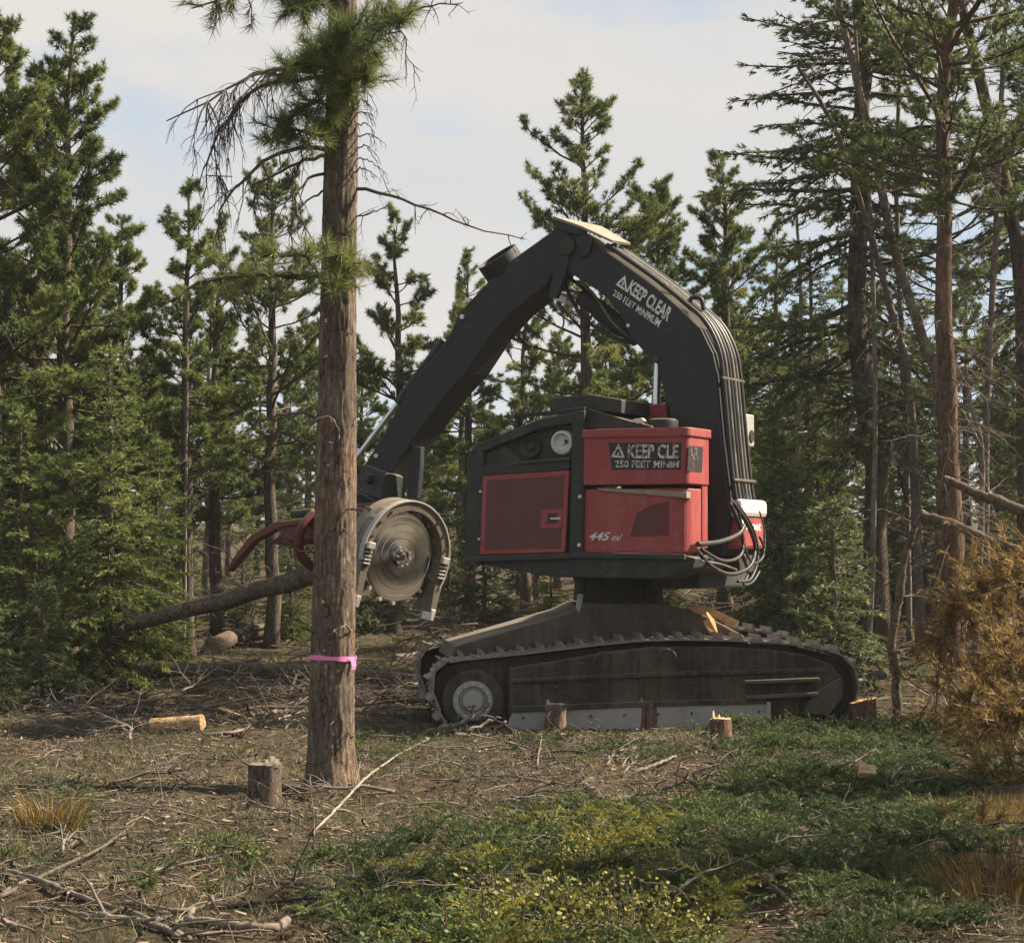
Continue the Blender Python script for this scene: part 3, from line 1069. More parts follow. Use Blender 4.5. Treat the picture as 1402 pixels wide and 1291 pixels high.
def inset(pts, d):
    out = []
    n = len(pts)
    for i in range(n):
        p, q, r = np.array(pts[i - 1]), np.array(pts[i]), np.array(pts[(i + 1) % n])
        t = (r - p) / (np.linalg.norm(r - p) + 1e-9)
        nn = np.array([-t[1], t[0]])
        if np.dot(cen - q, nn) < 0:
            nn = -nn
        out.append(tuple(q + nn * d))
    return out

def shoe_mesh():
    """one grouser shoe: plate with two raised bars; local x along travel, y across, z outward"""
    bm = bmesh.new()
    hp, w = cum[-1] / NSH * 0.5, 0.30
    sec = [(-hp, 0.0), (hp * 1.02, 0.0), (hp * 1.02, 0.018), (hp * 0.72, 0.022), (hp * 0.42, 0.085), (hp * 0.30, 0.088), (hp * 0.30, 0.026),
           (-hp * 0.25, 0.024), (-hp * 0.32, 0.042), (-hp * 0.46, 0.042), (-hp * 0.52, 0.022), (-hp, 0.016)]
    bm_prism(bm, [Vector((x, -w, z)) for x, z in sec], [Vector((x, w, z)) for x, z in sec])
    bmesh.ops.recalc_face_normals(bm, faces=bm.faces)
    me = bpy.data.meshes.new("track_shoe")
    bm.to_mesh(me)
    bm.free()
    me.materials.append(TRACKMAT)
    return me
SHOE = shoe_mesh()

def crawler(t_out, side, raise_z):
    t_in = t_out - side * 0.6
    tm = (t_out + t_in) / 2
    up = Vector((0, 0, raise_z))
    # chain body just under the shoes
    chain = inset(loop, 0.055)
    tr = tprism("crawler_track", [(s, z + raise_z) for s, z in chain], tm + 0.13, tm - 0.13, TRACKSIDE)
    for k in range(NSH):
        d = (k + 0.5) * cum[-1] / NSH
        c = loop_at(d)
        e = loop_at(d + 0.05) - loop_at(d - 0.05)
        e /= np.linalg.norm(e)
        nrm = np.array([-e[1], e[0]])
        if np.dot(c - cen, nrm) < 0:
            nrm = -nrm
        X = TA * e[0] + Vector((0, 0, e[1]))
        Z = TA * nrm[0] + Vector((0, 0, nrm[1]))
        Y = Z.cross(X)
        pos = T3(c[0], tm, c[1] + raise_z) - C0 - Z * 0.03
        o = bpy.data.objects.new("track_shoe", SHOE)
        COL.objects.link(o)
        o.parent = tr
        M = Matrix((X, Y, Z)).transposed().to_4x4()
        M.translation = pos
        o.matrix_local = M
    # side frame: body plates, guards and ribs
    fr = []
    for px_, py_ in [(697, 996), (697, 915), (760, 905), (830, 893), (890, 886), (1000, 886), (1060, 890), (1100, 896), (1138, 909), (1156, 930), (1156, 955), (1140, 972), (1060, 985)]:
        s, z = tpx(px_, py_, TN)
        fr.append((s, z + raise_z))
    f = tprism("track_frame", fr, t_out - side * 0.015, t_in + side * 0.015, TRACKSIDE, bevel=0.02)
    def plate(nm, pxs, proud, mat, bevel=0.006):
        sz = [tpx(x, y, TN) for x, y in pxs]
        return tprism(nm, [(s, z + raise_z) for s, z in sz], t_out + side * proud, t_out - side * 0.03, mat, f, bevel)
    plate("lower_guard_plate", [(692, 999), (702, 974), (880, 967), (1048, 963), (1052, 990), (1050, 998)], 0.03, PALEPLATE)
    plate("frame_rib", [(700, 975), (700, 967), (880, 960), (1048, 956), (1048, 963), (880, 967)], 0.05, TRACKSIDE)
    plate("frame_rib", [(700, 935), (700, 930), (900, 920), (1130, 915), (1130, 920), (900, 926)], 0.018, TRACKSIDE)
    plate("step_bar", [(1018, 936), (1018, 931), (1120, 927), (1120, 932)], 0.09, MUDSTEEL)
    plate("step_bar", [(1020, 957), (1020, 952), (1118, 947), (1118, 952)], 0.09, MUDSTEEL)
    plate("guard_post", [(1048, 984), (1048, 960), (1054, 960), (1054, 984)], 0.06, PALEPLATE)
    plate("idler_guard", [(1098, 978), (1110, 950), (1150, 928), (1152, 955), (1135, 978)], 0.035, MUDSTEEL)
    for cx_, cy_ in ((826, 900), (912, 896)):
        pts = []
        for k in range(13):
            a_ = math.pi * (k / 12.0)
            s, z = tpx(cx_ - 13 * math.cos(a_), cy_ - 13 * math.sin(a_) + 6, TN)
            pts.append(T3(s, t_out + side * 0.03, z + raise_z))
        hose("lifting_eye", pts, 0.012, MUDSTEEL, f, 20, 6)
    for q in range(9):
        for px_, py_ in ((716 + q * 46, 942 - q * 1.6), (716 + q * 46, 982 - q * 1.2)):
            s, z = tpx(px_, py_, TN)
            c = T3(s, t_out - side * 0.016 if py_ < 955 else t_out + side * 0.03, z + raise_z)
            rod("frame_bolt", c - TB * side * 0.02, c + TB * side * 0.02, 0.014, MUDSTEEL, f, 6)
    # drive sprocket
    sc_ = T3(SPR[0], t_out + side * 0.0, SPR[1] + raise_z)
    ax = TB * side
    spk = lathe("drive_sprocket", sc_ - ax * 0.42, ax, [(0, 0), (0, 0.32), (0.34, 0.32), (0.36, 0.29), (0.36, 0.17), (0.30, 0.16), (0.30, 0)], TRACKSIDE, machine)
    lathe("sprocket_hub", sc_ - ax * 0.14, ax, [(0, 0.205), (0.085, 0.205), (0.10, 0.19), (0.10, 0.15), (0.07, 0.14), (0.07, 0.115), (0.13, 0.105), (0.14, 0.09), (0.14, 0)], PALEPLATE, spk)
    for k in range(14):
        a_ = k * 2 * math.pi / 14
        c = sc_ - ax * 0.30 + (TA * math.cos(a_) + Vector((0, 0, math.sin(a_)))) * 0.335
        dr = (TA * math.cos(a_) + Vector((0, 0, math.sin(a_))))
        tg_ = (TA * -math.sin(a_) + Vector((0, 0, math.cos(a_))))
        bm = bmesh.new()
        bm_prism(bm, [c - tg_ * 0.05 - dr * 0.02, c + tg_ * 0.05 - dr * 0.02, c + tg_ * 0.022 + dr * 0.05, c - tg_ * 0.022 + dr * 0.05],
                 [q + ax * 0.12 for q in (c - tg_ * 0.05 - dr * 0.02, c + tg_ * 0.05 - dr * 0.02, c + tg_ * 0.022 + dr * 0.05, c - tg_ * 0.022 + dr * 0.05)])
        finish("sprocket_tooth", bm, MUDSTEEL, spk)
    for k in range(12):
        a_ = k * 2 * math.pi / 12
        c = sc_ - ax * 0.05 + (TA * math.cos(a_) + Vector((0, 0, math.sin(a_)))) * 0.172
        rod("hub_bolt", c, c + ax * 0.03, 0.012, STEEL, spk, 6)

crawler(TN, 1, 0.0)
crawler(-TN, -1, 0.07)

# car body between the tracks
def cpx(px, py, t=0.6):
    s, z = tpx(px, py, t)
    return (s, z)
tprism("car_body", [cpx(612, 900), cpx(622, 882), cpx(775, 838), cpx(800, 826), cpx(905, 826), cpx(960, 842), cpx(1010, 868), cpx(1030, 890), cpx(900, 905), cpx(700, 915)], 0.88, -0.88, MUDSTEEL, bevel=0.02)
lathe("slew_ring", C0 + Vector((0, 0, 1.12)), (0, 0, 1), [(0, 0), (0, 0.56), (0.14, 0.56), (0.14, 0.47), (0.40, 0.45), (0.40, 0.52), (0.52, 0.52), (0.52, 0)], BLACKROUGH, machine, n=48)
for k in range(28):
    a_ = k * 2 * math.pi / 28
    c = C0 + Vector((0.52 * math.cos(a_), 0.52 * math.sin(a_), 1.26))
    rod("ring_bolt", c, c + Vector((0, 0, 0.03)), 0.014, MUDSTEEL, machine, 6)
for pxx in (792,):
    p0 = at(pxx, 838, 25.0)
    p1 = at(pxx + 3, 813, 25.0)
    rod("levelling_pin", p0, p1, 0.033, PALEPLATE, machine)
    rod("levelling_cylinder", p1, at(pxx + 10, 765, 25.3), 0.055, BLACKROUGH, machine)

# --- upper works
BL = 1.30                                                  # left flank
def z_at(px, py, b=BL):
    return upx(px, py, b)[1]
def a_at(px, py, b=BL):
    return upx(px, py, b)[0]

# platform slab with chamfered underside
prism("deck_frame", [(640, 767), (648, 771), (758, 790), (905, 793), (948, 778), (952, 764), (936, 760), (795, 757)], BL - 0.02, 0.1, BLACKROUGH, bevel=0.015)
prism("deck_edge", [(636, 770), (636, 762), (795, 757), (937, 759), (937, 766), (795, 764)], BL + 0.03, BL - 0.1, BLACKROUGH, bevel=0.006)
# engine box core behind the frame bars
prism("engine_box", [(648, 764), (650, 622), (662, 612), (742, 578), (796, 568), (796, 760)], BL - 0.09, 0.55, BLACKROUGH, bevel=0.02)
frame = prism("box_frame", [(636, 767), (640, 622), (656, 604), (662, 614), (660, 764)], BL, BL - 0.5, BLACKROUGH, bevel=0.012)
prism("frame_bar", [(640, 622), (656, 606), (741, 573), (790, 563), (800, 562), (800, 577), (742, 586), (661, 618)], BL + 0.004, BL - 0.45, BLACKROUGH, frame, 0.01)
prism("frame_bar", [(660, 652), (660, 638), (780, 629), (780, 643)], BL - 0.003, BL - 0.2, BLACKROUGH, frame, 0.008)
prism("frame_bar", [(779, 762), (783, 577), (799, 575), (796, 762)], BL + 0.008, BL - 0.2, BLACKROUGH, frame, 0.008)
prism("frame_bar", [(655, 767), (656, 760), (775, 757), (775, 764)], BL + 0.002, BL - 0.2, BLACKROUGH, frame, 0.006)
prism("cover_plate", [(664, 640), (664, 622), (690, 611), (716, 634)], BL - 0.05, BL - 0.13, BLACKROUGH, frame, 0.008)
# sill lip under the opening
prism("sill_lip", [(700, 636), (700, 633), (780, 626), (780, 629)], BL + 0.02, BL - 0.1, MUDSTEEL, frame, 0.003)
# fan ring and white vent ring in the opening
vc = P3(a_at(771, 606, BL - 0.05), BL - 0.05, z_at(771, 606, BL - 0.05))
vent = lathe("vent_ring", vc - B * 0.06, B, [(0.0, 0.0), (0.0, 0.128), (0.085, 0.128), (0.105, 0.118), (0.11, 0.10), (0.085, 0.092), (0.06, 0.075), (0.055, 0.03), (0.085, 0.02), (0.085, 0)], WHITEPAINT, machine)
rod("vent_hole", vc - B * 0.0 + A * 0.035 + Vector((0, 0, 0.01)), vc + B * 0.012 + A * 0.035 + Vector((0, 0, 0.01)), 0.022, RUBBER, vent)
fc = P3(a_at(727, 611, BL - 0.08), BL - 0.09, z_at(727, 611, BL - 0.08))
lathe("fan_housing", fc - B * 0.02, B, [(0, 0), (0, 0.125), (0.05, 0.13), (0.07, 0.115), (0.05, 0.09), (0.03, 0.06), (0.05, 0.03), (0.05, 0)], RUBBER, machine)
# mesh door
door = prism("mesh_door", [(657, 759), (661, 652), (779, 644), (773, 756)], BL + 0.012, BL - 0.03, RED, bevel=0.006)
prism("mesh_screen", [(663, 753), (666.5, 658), (772.5, 651), (767, 750)], BL + 0.017, BL + 0.010, REDMESH, door)
prism("latch_plate", [(740, 724), (741, 698), (770, 697), (769, 723)], BL + 0.024, BL + 0.012, RED, door, 0.003)
prism("latch_recess", [(749, 717), (750, 703), (763, 702), (762, 716)], BL + 0.028, BL + 0.02, RUBBER, door)
prism("latch_handle", [(753, 711), (753, 709), (767, 708), (767, 711)], BL + 0.04, BL + 0.02, STEEL, door, 0.002)
for hx, hy in ((659, 673), (657, 738)):
    c = P3(a_at(hx, hy), BL + 0.012, z_at(hx, hy))
    rod("hinge_bolt", c, c + B * 0.02, 0.014, STEEL, door, 8)

# engine hood: rounded upper cowl and lower door
KA = a_at(934, 620)
zt = z_at(797, 591)
zm = z_at(797, 666)
zb = z_at(797, 757)
def rounded(a0, a1, b0, b1, r, n=6):
    pts = [(a0, b0), (a0, b1), (a1 - r, b1)]
    for k in range(n + 1):
        t = k / n * math.pi / 2
        pts.append((a1 - r + r * math.sin(t), b1 - r + r * math.cos(t)))
    pts.append((a1, b0))
    return pts
a0 = a_at(798, 620)
cowl = plan("engine_cowl", rounded(a0, KA + 0.07, 0.70, BL + 0.02, 0.08), zm + 0.012, zt, RED, bevel=0.012)
plan("cowl_rim", rounded(a0 + 0.01, KA + 0.09, 0.68, BL + 0.04, 0.09), zt - 0.07, zt + 0.02, RED, cowl, 0.01)
hood = plan("hood_door", rounded(a0, KA + 0.045, 0.86, BL - 0.012, 0.16, 8), zb, zm - 0.03, RED, bevel=0.02, seg=3)
# sloped dusty ledge between cowl and door
prism("hood_ledge", [(816, 668), (940, 673), (940, 682), (824, 672)], BL + 0.004, BL - 0.12, TANPLATE, hood, 0.004)
prism("perforated_panel", [(862, 735), (872, 703), (890, 692), (916, 686), (916, 733)], BL - 0.0095, BL - 0.03, PERF, hood)
prism("hinge_post", [(794, 762), (797, 586), (801, 586), (798, 762)], BL + 0.02, BL - 0.05, BLACK, hood, 0.003)
for hx, hy in ((796, 680), (795, 746)):
    c = P3(a_at(hx, hy), BL + 0.02, z_at(hx, hy))
    rod("hinge_bolt", c, c + B * 0.03, 0.02, STEEL, hood, 8)
plan("rear_door", [(KA + 0.0, 0.86), (KA + 0.055, 0.86), (KA + 0.055, 0.70), (KA + 0.0, 0.70)], zb + 0.05, zm + 0.01, RED, hood, 0.008)
# rear panel gap closed by a dark bulkhead
boxm("bulkhead", 0.3, KA - 0.25, 0.56, 0.72, zb, zt - 0.02, BLACKROUGH)
# cowl top clutter: black hatch, roof box, red tank, cap
prism("roof_hatch", [(752, 562), (753, 545), (809, 540), (851, 547), (851, 566), (809, 562)], BL - 0.15, 0.35, BLACKROUGH, bevel=0.012)
prism("roof_rail", [(704, 572), (704, 566), (752, 563), (800, 557), (800, 562), (752, 568), (709, 571), (709, 588), (704, 590)], BL - 0.02, BL - 0.10, BLACK, bevel=0.004)
prism("top_cover", [(800, 585), (800, 558), (865, 577), (892, 583), (893, 590), (860, 592)], BL - 0.1, 0.4, BLACKROUGH, bevel=0.01)
prism("red_tank", [(851, 588), (853, 557), (912, 552), (916, 590)], 0.30, -0.5, RED, bevel=0.02)
capc = P3(a_at(908, 580, 0.95), 0.95, z_at(908, 580, 0.95))
lathe("filler_cap", capc - Vector((0, 0, 0.12)), (0, 0, 1), [(0, 0), (0, 0.15), (0.13, 0.16), (0.16, 0.15), (0.17, 0.12), (0.17, 0)], BLACK, machine, n=28)
prism("pale_tag", [(866, 574), (878, 572), (882, 576), (872, 580)], BL - 0.05, BL - 0.12, WHITEPAINT, bevel=0.003)
# lettering helper: text outline mapped into a quadrilateral read on a flank plane
def letters(name, text, quad, b, mat, parent, shear=0.0, bold=0.02, plane="side", a_const=0.0):
    cu = bpy.data.curves.new("print", 'FONT')
    cu.body = text
    cu.offset = bold
    cu.shear = shear
    cu.resolution_u = 3
    to = bpy.data.objects.new("print", cu)
    COL.objects.link(to)
    dg = bpy.context.evaluated_depsgraph_get()
    me = bpy.data.meshes.new_from_object(to.evaluated_get(dg))
    bpy.data.objects.remove(to)
    bpy.data.curves.remove(cu)
    co = np.array([v.co[:] for v in me.vertices])
    mn, mx = co.min(0), co.max(0)
    q = [Vector((x, y)) for x, y in quad]                   # TL, TR, BR, BL
    for v, c in zip(me.vertices, co):
        u = (c[0] - mn[0]) / (mx[0] - mn[0])
        w = (c[1] - mn[1]) / (mx[1] - mn[1])
        p = (q[3] * (1 - u) + q[2] * u) * (1 - w) + (q[0] * (1 - u) + q[1] * u) * w
        if plane == "side":
            wp = unp(p.x, p.y, C0 + B * b, B)
        else:
            wp = unp(p.x, p.y, C0 + A * a_const, A)
        v.co = wp - C0
    me.materials.append(mat)
    o = bpy.data.objects.new(name, me)
    COL.objects.link(o)
    o.parent = parent
    return o

def warn_triangle(apex, left, right, b, mat, parent):
    """outlined warning triangle with a bar inside"""
    ap, le, ri = Vector(apex), Vector(left), Vector(right)
    c = (ap + le + ri) / 3
    bm = bmesh.new()
    def V(p):
        return bm.verts.new(unp(p.x, p.y, C0 + B * b, B))
    o_ = [V(p) for p in (ap, le, ri)]
    i_ = [V(c + (p - c) * 0.52) for p in (ap, le, ri)]
    for k in range(3):
        bm.faces.new([o_[k], o_[(k + 1) % 3], i_[(k + 1) % 3], i_[k]])
    m0 = (le + ri) / 2
    x = (ri - le) * 0.055
    q0, q1 = c + (ap - c) * 0.30, c + (m0 - c) * 0.42
    bm.faces.new([V(q0 - x), V(q1 - x), V(q1 + x), V(q0 + x)])
    return finish("warning_triangle", bm, mat, parent)

pb = BL + 0.026
prism("decal", [(833, 606), (933, 606), (932, 643), (838, 643)], BL + 0.0225, BL + 0.019, DECAL, cowl)
warn_triangle((847, 607), (836, 626), (856, 627), pb, WHITEWORN, cowl)
letters("lettering", "KEEP CLE", [(860, 608), (929, 608.5), (928.5, 628), (859, 627.5)], pb, WHITEWORN, cowl, 0, 0.03)
letters("lettering", "250 FEET MINIM", [(842, 630), (930, 631), (929, 640.5), (842, 640)], pb, WHITEWORN, cowl, 0, 0.02)
ac = KA + 0.0725
bm = bmesh.new()
bm.faces.new([bm.verts.new(unp(x, y, C0 + A * ac, A)) for x, y in ((943, 610), (963, 612), (961, 647), (941, 645))])
finish("decal", bm, DECAL, cowl)
letters("lettering", "AR", [(944, 612), (957, 613), (956, 630), (943, 629)], 0, SHADEPRINT, cowl, 0, 0.03, "rear", ac + 0.003)
letters("lettering", "445", [(808, 728.5), (836, 728.5), (834, 740), (805, 740)], BL - 0.008, WHITEPRINT, hood, 0.25, 0.02)
letters("lettering", "exl", [(839.5, 730.5), (853, 730.5), (851, 740), (837, 740)], BL - 0.008, WHITEPRINT, hood, 0.5, 0.0)

# guard box behind the boom foot with white cap and red name panel
AR = 1.53
zv1 = unp(1030, 684, C0 + A * AR, A).z
zv0 = unp(1030, 752, C0 + A * AR, A).z
gbox = boxm("guard_box", 1.2, AR, 0.40, -0.34, zv0, zv1 - 0.1, RED, bevel=0.04)
boxm("guard_cap", 1.15, AR + 0.03, 0.47, -0.38, zv1 - 0.19, zv1, WHITEPAINT, gbox, 0.05)
letters("lettering", "Valmet", [(1016, 712), (1042, 714), (1041.5, 727), (1015.5, 725)], 0, WHITEPRINT, gbox, 0.0, 0.02, "rear", AR + 0.004)
boxm("tail_frame", 0.6, 1.15, -0.9, 0.62, 1.45, 1.74, BLACKROUGH, bevel=0.03)

# --- boom (gooseneck) and stick
BB0, BB1 = 0.50, -0.18
boom_px = [(988, 600), (980, 513), (973, 483), (956, 448), (928, 421), (894, 391), (851, 359), (814, 332), (800, 322), (782, 312), (768, 318), (762, 340),
           (766, 362), (785, 377), (814, 395), (832, 409), (849, 431), (864, 463), (886, 486), (899, 498), (905, 523), (913, 553), (918, 572), (926, 610), (935, 690), (945, 755),
           (968, 772), (990, 760), (1000, 700), (994, 650)]
boom = prism("boom", boom_px, BB0, BB1, BLACK, bevel=0.018)
ST0, ST1 = 0.44, -0.12
stick_px = [(762, 305), (755, 317), (703, 354), (658, 396), (626, 431), (617, 455), (599, 481), (574, 510), (552, 545), (527, 592), (496, 640), (470, 680), (480, 700), (505, 700), (532, 656), (572, 592), (611, 540),
            (639, 510), (673, 458), (703, 426), (748, 391), (757, 375), (764, 357), (772, 340), (775, 320)]
stick = prism("stick_boom", stick_px, ST0, ST1, BLACK, bevel=0.018)
# raised flange plate around knuckle
prism("knuckle_plate", [(757, 306), (772, 304), (783, 330), (775, 372), (762, 408), (751, 408), (757, 372)], BB0 + 0.03, ST0 + 0.012, BLACK, boom, 0.006)
prism("knuckle_plate", [(788, 330), (800, 318), (812, 326), (806, 348), (796, 352)], BB0 + 0.04, BB0 - 0.02, BLACK, boom, 0.006)
kp = P3(*[(lambda az: (az[0], BB0 + 0.05, az[1]))(upx(778, 338, BB0))][0])
rod("knuckle_pin", kp, kp - B * 0.75, 0.09, BLACKROUGH, boom, 24)
# pale cover plate over the knuckle
cpl = [(760, 296), (772, 291), (800, 297), (842, 322), (840, 330), (815, 316), (790, 306), (766, 302)]
bm = bmesh.new()
top = [P3(a_, BB0 + 0.05, z_) for a_, z_ in [upx(760, 297, BB0), upx(800, 311, BB0), upx(841, 330, BB0)]]
far_ = [P3(a_, 0.02, z_ + dz) for (a_, z_), dz in zip([upx(760, 297, BB0), upx(800, 311, BB0), upx(841, 330, BB0)], (0.03, 0.07, 0.03))]
vs0 = [bm.verts.new(p) for p in top]
vs1 = [bm.verts.new(p) for p in far_]
for k in range(2):
    bm.faces.new([vs0[k], vs0[k + 1], vs1[k + 1], vs1[k]])
cvr = finish("knuckle_cover", bm, TANPLATE, boom)
sm = cvr.modifiers.new("thick", 'SOLIDIFY')
sm.thickness = 0.025
prism("cover_bracket", [(761, 299), (800, 313), (800, 322), (772, 318), (763, 312)], BB0 + 0.045, BB0 - 0.02, BLACK, boom, 0.004)
# hoses along the outer curve of the boom
curve_px = [(826, 336), (851, 353), (894, 384), (930, 413), (960, 440), (978, 475), (985, 513), (993, 600), (998, 650), (1004, 690)]
for k in range(6):
    b_ = BB0 - 0.07 - k * 0.108
    pts = []
    for x, y in curve_px:
        a_, z_ = upx(x, y, BB0)
        pts.append(P3(a_ + 0.012, b_, z_ + 0.012))
    hose("boom_pipe", pts, 0.030 if k % 2 else 0.026, HOSEGREY if k in (1, 3, 4) else RUBBER, boom, 44, 8)
for x, y in ((984, 520), (1000, 660), (905, 393)):
    a_, z_ = upx(x, y, BB0)
    rod("pipe_clamp", P3(a_ + 0.035, BB0 + 0.0, z_ + 0.02), P3(a_ + 0.035, BB1, z_ + 0.02), 0.018, MUDSTEEL, boom, 8)
a_, z_ = upx(942, 415, BB0)
hose("hose_loop", [P3(a_ - 0.05, 0.3, z_ - 0.05), P3(a_ - 0.04, 0.3, z_ + 0.07), P3(a_ + 0.07, 0.3, z_ + 0.06), P3(a_ + 0.10, 0.3, z_ - 0.06)], 0.025, RUBBER, boom, 20)
# warning lettering on the boom
warn_triangle((856, 377), (842.5, 389.5), (859, 401), BB0 + 0.006, WHITEPRINT, boom)
letters("lettering", "KEEP CLEAR", [(866, 383), (922, 423), (913.5, 441), (857.5, 399.5)], BB0 + 0.006, WHITEPRINT, boom, 0, 0.03)
letters("lettering", "250 FEET MINIMUM", [(842, 396.5), (906, 438.5), (901, 448.5), (838.5, 404.5)], BB0 + 0.006, WHITEPRINT, boom, 0, 0.02)
# lift cylinder with chrome rod, stick cylinder under the boom
m_ = (BB0 + BB1) / 2
def bp(px, py, b):
    a_, z_ = upx(px, py, b)
    return P3(a_, b, z_)
lc = rod("lift_cylinder", bp(892, 690, 0.2), bp(897, 585, 0.2), 0.075, BLACKROUGH, machine, 20)
rod("cylinder_rod", bp(897, 586, 0.2), bp(902, 470, 0.2), 0.043, CHROME, lc, 20)
sc2 = rod("stick_cylinder", bp(874, 464, 0.16), bp(796, 405, 0.16), 0.095, BLACKROUGH, machine, 20)
rod("cylinder_rod", bp(797, 406, 0.16), bp(757, 398, 0.16), 0.05, CHROME, sc2, 20)
prism("cylinder_lug", [(755, 409), (757, 401), (776, 407), (774, 416)], 0.30, 0.05, STEEL, stick, 0.004)
hose("drooping_hose", [bp(770, 372, 0.1), bp(778, 400, 0.2), bp(800, 436, 0.25), bp(840, 462, 0.25), bp(868, 470, 0.2)], 0.022, RUBBER, boom)
hose("drooping_hose", [bp(776, 378, 0.0), bp(800, 398, 0.1), bp(812, 430, 0.2), bp(846, 458, 0.2), bp(866, 452, 0.1)], 0.02, RUBBER, boom)
hose("drooping_hose", [bp(790, 385, 0.3), bp(812, 402, 0.34), bp(838, 440, 0.34), bp(862, 462, 0.3)], 0.016, HOSEGREY, boom)
hose("loose_cord", [bp(762, 414, 0.3), bp(768, 425, 0.3), bp(772, 440, 0.3), bp(769, 452, 0.3)], 0.012, HOSEGREY, stick, 16, 6)
c = bp(861, 446, BB0 + 0.01)
rod("pin_head", c, c + B * 0.03, 0.02, STEEL, boom, 10)
c = bp(898, 493, BB0 + 0.01)
rod("pin_head", c, c + B * 0.03, 0.035, BLACKROUGH, boom, 12)
# open tube guard and fittings on the stick
tcen = bp(680, 351, 0.3)
tax = (A * -0.42 + Vector((0, 0, 0.85)) + B * 0.45).normalized()
lathe("tube_guard", tcen - tax * 0.25, tax, [(0, 0.215), (0.0, 0.24), (0.25, 0.245), (0.25, 0.228), (0.02, 0.215), (0.02, 0)], BLACK, stick, n=36)
for x, y in ((634, 434), (643, 411)):
    c = bp(x, y, ST0)
    rod("grease_fitting", c - B * 0.02, c + B * 0.035, 0.028, STEEL, stick, 10)
# tilt cylinder lying along the back of the stick
tc_ = rod("tilt_cylinder", bp(609, 466, 0.15), bp(545, 552, 0.15), 0.055, BLACKROUGH, machine, 16)
rod("cylinder_rod", bp(546, 551, 0.15), bp(478, 640, 0.15), 0.032, CHROME, tc_, 16)
prism("link_arm", [(557, 682), (560, 625), (566, 612), (576, 612), (575, 640), (571, 682)], 0.38, 0.28, BLACK, stick, 0.006)
c = bp(516, 624, ST0)
rod("grease_fitting", c, c + B * 0.03, 0.025, STEEL, stick, 10)

# lamp box beside the boom, dangling hoses below
lb_ = unp(1019, 590, C0 + A * 0.9, A)
lq = lb_ - C0
la, lb2, lz = lq.dot(A), lq.dot(B), lb_.z
lamp = boxm("lamp_box", la - 0.12, la + 0.06, lb2 + 0.16, lb2 - 0.18, lz - 0.18, lz + 0.19, PALEPLATE, bevel=0.02)
c = P3(la + 0.06, lb2 - 0.06, lz - 0.06)
rod("lamp_lens", c, c + A * 0.015, 0.07, RUBBER, lamp, 20)
boxm("lamp_bracket", la - 0.1, la + 0.0, lb2 + 0.13, lb2 - 0.1, 1.75, lz - 0.17, BLACKROUGH, lamp)
hp = lambda x, y, a_=1.62: unp(x, y, C0 + A * a_, A)
for pts, r, m in [
    ([(1005, 690), (1022, 715), (1034, 748), (1026, 776), (1000, 786), (975, 776), (958, 758)], 0.022, RUBBER),
    ([(1008, 688), (1030, 722), (1038, 760), (1028, 792), (1010, 796)], 0.016, RUBBER),
    ([(1000, 690), (1016, 730), (1014, 760), (990, 768), (960, 752)], 0.020, RUBBER),
    ([(1012, 700), (1018, 745), (1030, 770), (1043, 765), (1046, 750), (1040, 735)], 0.014, RUBBER),
    ([(1018, 760), (1024, 785), (1018, 800), (1030, 797), (1040, 782)], 0.014, RUBBER),
    ([(955, 745), (985, 742), (1010, 732), (1018, 720)], 0.028, RUBBER),
    ([(960, 768), (985, 772), (1008, 780)], 0.013, HOSEGREY),
    ([(1040, 700), (1047, 730), (1045, 760), (1036, 772)], 0.010, HOSEGREY)]:
    hose("dangling_hose", [hp(x, y) for x, y in pts], r, m, machine, 30, 7)
boxm("hose_bracket", 1.2, 1.46, 0.28, -0.25, 1.62, 1.80, BLACKROUGH, bevel=0.01)

# --- felling head: disc saw, housing, grapple arms
HN = Vector((0.675, -0.72, -0.145)).normalized()
HE1 = Vector((0.21, 0.0, 0.978))
HE1 = (HE1 - HN * HE1.dot(HN)).normalized()
HE2 = HE1.cross(HN)
if HE2.x < 0:
    HE2 = -HE2
HC = at(548, 762, 26.3)
def H3(x, y, n_):
    return HC + (HE2 * x + HE1 * y) * 0.93 + HN * n_
head = lathe("felling_head", HC - HN * 0.34, HN, [(0, 0), (0, 0.30), (0.12, 0.34), (0.14, 0.0)], REDDARK, machine, n=32)
def hring(name, r0, r1, n0, n1, t0, t1, mat, steps=40, bumpy=0.0):
    bm = bmesh.new()
    rs = []
    for k in range(steps + 1):
        t = math.radians(t0 + (t1 - t0) * k / steps)
        ro = r1 + bumpy * (0.5 - ((k * 7) % 5) / 5.0)
        rs.append([bm.verts.new(H3(math.cos(t) * r, math.sin(t) * r, n_)) for r, n_ in ((r0, n1), (ro, n1), (ro, n0), (r0, n0))])
    for p, q in zip(rs, rs[1:]):
        for j in range(4):
            bm.faces.new([p[j], p[(j + 1) % 4], q[(j + 1) % 4], q[j]])
    bm.faces.new(rs[0])
    bm.faces.new(rs[-1][::-1])
    return finish(name, bm, mat, head, bevel=0.006)
hring("saw_housing", 0.56, 0.675, -0.05, 0.10, -22, 200, HOUSING, 44, 0.012)
hring("housing_wall", 0.645, 0.685, -0.20, -0.05, -30, 205, HOUSING, 44)
hring("housing_rim", 0.665, 0.69, 0.05, 0.115, -25, 190, PALEPLATE, 44)
for k, t in enumerate((18, 34, 52, 128, 146, 164, 178)):
    t = math.radians(t)
    c = H3(math.cos(t) * 0.62, math.sin(t) * 0.62, 0.10)
    rod("housing_bolt", c - HN * 0.02, c + HN * 0.015, 0.017, RUBBER, head, 8)
